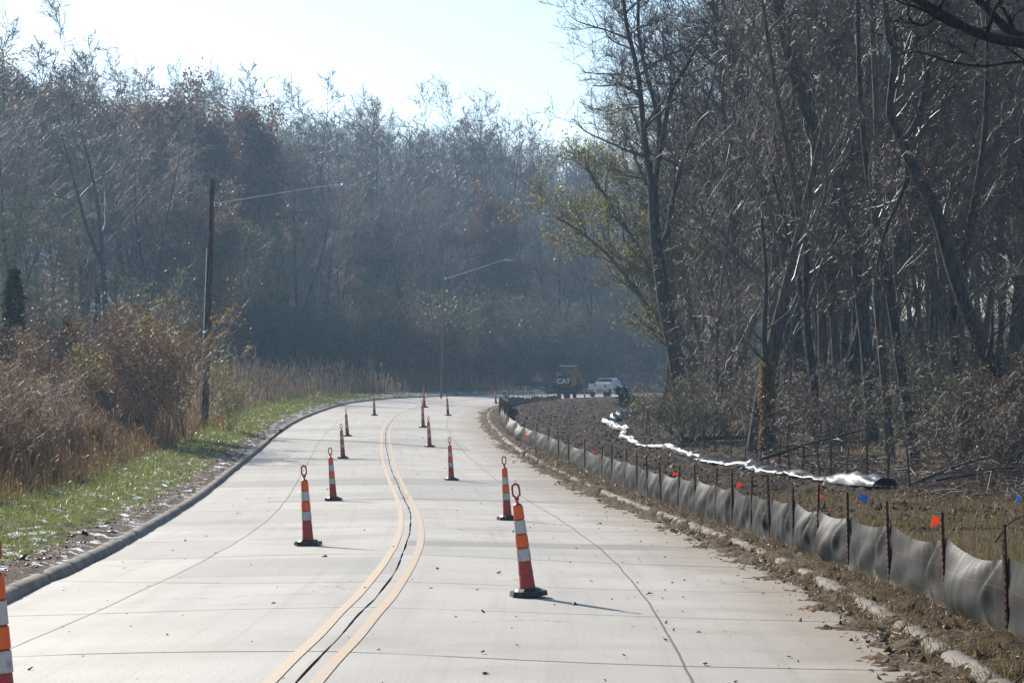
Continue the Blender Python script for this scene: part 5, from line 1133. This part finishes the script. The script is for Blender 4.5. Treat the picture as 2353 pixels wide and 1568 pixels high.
# stump, logs, fallen branches
q = P(1440, 935, 150); z = G(q.x, 150); t = Tree(70, cnt=(9, 5, 4, 3), minr=0.012, ratio=(0.9, .5, .5, .5), gn=0.3, ang=(80, 60, 50, 50), maxl=3, trop=-0.02)
t.stem([Vector((0, 0, -0.2)), Vector((-0.1, 0.05, 0.5)), Vector((-0.3, 0.1, 1.05))], 0.42, 0.34, 22, 0.15, 0.7, 1.3)
t.build('uprooted_stump', (q.x, 150, z), BARKD, BARKD, None, None, 'dark uprooted stump with a tangle of roots right of the pickup', 'stump', crown='roots')
R = random.Random(3)
for i, (u0, v0, u1, v1, Y, w, lab) in enumerate(((1570, 985, 1720, 975, 92, 0.13, 'dark fallen trunk lying low right of the forked tree'), (1800, 985, 1990, 960, 84, 0.09, 'pale fallen branch lying across the wood floor'), (1745, 1055, 1990, 985, 68, 0.05, 'thin fallen branch slanting behind the steel stakes'),
        (2085, 1115, 2280, 1045, 56, 0.05, 'broken branch sticking out of the brush pile'), (2150, 1105, 2330, 1075, 57, 0.07, 'fallen limb on the brush pile near the right edge'), (2285, 1245, 2345, 1185, 24, 0.016, 'dead stick propped against the nearest steel post'))):
    a = P(u0, v0, Y); c_ = P(u1, v1, Y - 0.8 * (w > .02)); t = Tree(80 + i, cnt=(5, 4, 3, 3), minr=0.006 if w > .02 else .003, ratio=(0.3, .5, .5, .5), gn=0.2, maxl=3)
    az = max(a.z, G(a.x, a.y) + w * 0.6) if i not in (0, 1) else G(a.x, a.y) + w * 0.7
    mid = (a + c_) / 2 + Vector((0, 0, 0.05)) - a; e = c_ - a; 
    if i in (0, 1): e.z = G(c_.x, c_.y) + w - az; mid.z = e.z / 2 + w * 0.3
    t.stem([Vector((0, 0, 0)), mid, e], w, w * 0.5, 5 if w > .02 else 0, 0.3, 0.3)
    if i == 2: t.cr = {}
    t.build('fallen_branch', (a.x, a.y, az), (BARKD, BARK)[i % 2], TWIG, None, None, lab, 'branch', crown='twigs')
# brush piles at the edge of the wood
for i, (u, Y, n_, lab) in enumerate(((2190, 58, 300, 'brush pile of broken branches below the leaning dark tree'), (1900, 68, 130, 'low brush pile behind the steel stakes'), (2330, 50, 150, 'brush pile cut by the right edge of the view'))):
    x = (u - 1176) / F * Y; gr = {}; rs = np.random.RandomState(90 + i)
    for k in range(n_):
        c0 = np.array([rs.normal(0, 1.3), rs.normal(0, 0.8), 0]); hz = max(0.05, 0.9 * math.exp(-(c0[0] / 1.8) ** 2 - (c0[1] / 1.2) ** 2) * rs.uniform(0.1, 1.1)); a = rs.uniform(0, 6.28); l = rs.uniform(0.4, 1.6); d = np.array([math.cos(a) * l, math.sin(a) * l, rs.uniform(-0.3, 0.5) * l * .6]); c0[2] = hz
        p0, p1 = c0 - d / 2, c0 + d / 2; p0[2] = max(p0[2], 0); rd = rs.uniform(0.004, 0.02); gr.setdefault((4, 4), []).append(([tuple(p0), tuple(p0 + (p1 - p0) * .33 + rs.normal(0, .06, 3)), tuple(p0 + (p1 - p0) * .66 + rs.normal(0, .06, 3)), tuple(p1)], [rd, rd * .9, rd * .7, rd * .4]))
    v, f = tubes_np(gr); o = mesh_np('brush_pile', v, f, HTWIG); o.location = (x, Y, G(x, Y)); setp(o, label=lab, category='brush pile', kind='stuff')
# small white sheet scrap by the wood
q = P(1480, 938, 140); b = MB(); b.tube([(0, 0, 0.75), (0.02, 0, 0.5), (0.2, -0.1, 0.25), (0.42, -0.2, 0.08)], [0.03, 0.12, 0.2, 0.16], 9); o = b.build('plastic_scrap', PLAS, None, True); o.location = (q.x - 0.1, 140, G(q.x, 140)); setp(o, label='white crumpled plastic scrap at the wood edge beyond the end of the long sheet', category='plastic scrap')
# stones and kerb spalls near the right kerb
# haze
hz = MB(); hz.box((0, 305, 34), (1800, 1000, 94)); o = hz.build('haze', simple('haze_air', (1, 1, 1))); setp(o, kind='stuff', label='thin bluish haze filling the valley air', category='haze')
hm = o.data.materials[0]; hm.node_tree.nodes.clear(); vo_ = hm.node_tree.nodes.new('ShaderNodeVolumePrincipled'); ou = hm.node_tree.nodes.new('ShaderNodeOutputMaterial'); hm.node_tree.links.new(vo_.outputs[0], ou.inputs[1])
vo_.inputs['Color'].default_value = (0.45, 0.70, 1.0, 1); vo_.inputs['Density'].default_value = HAZE; vo_.inputs['Anisotropy'].default_value = 0.35
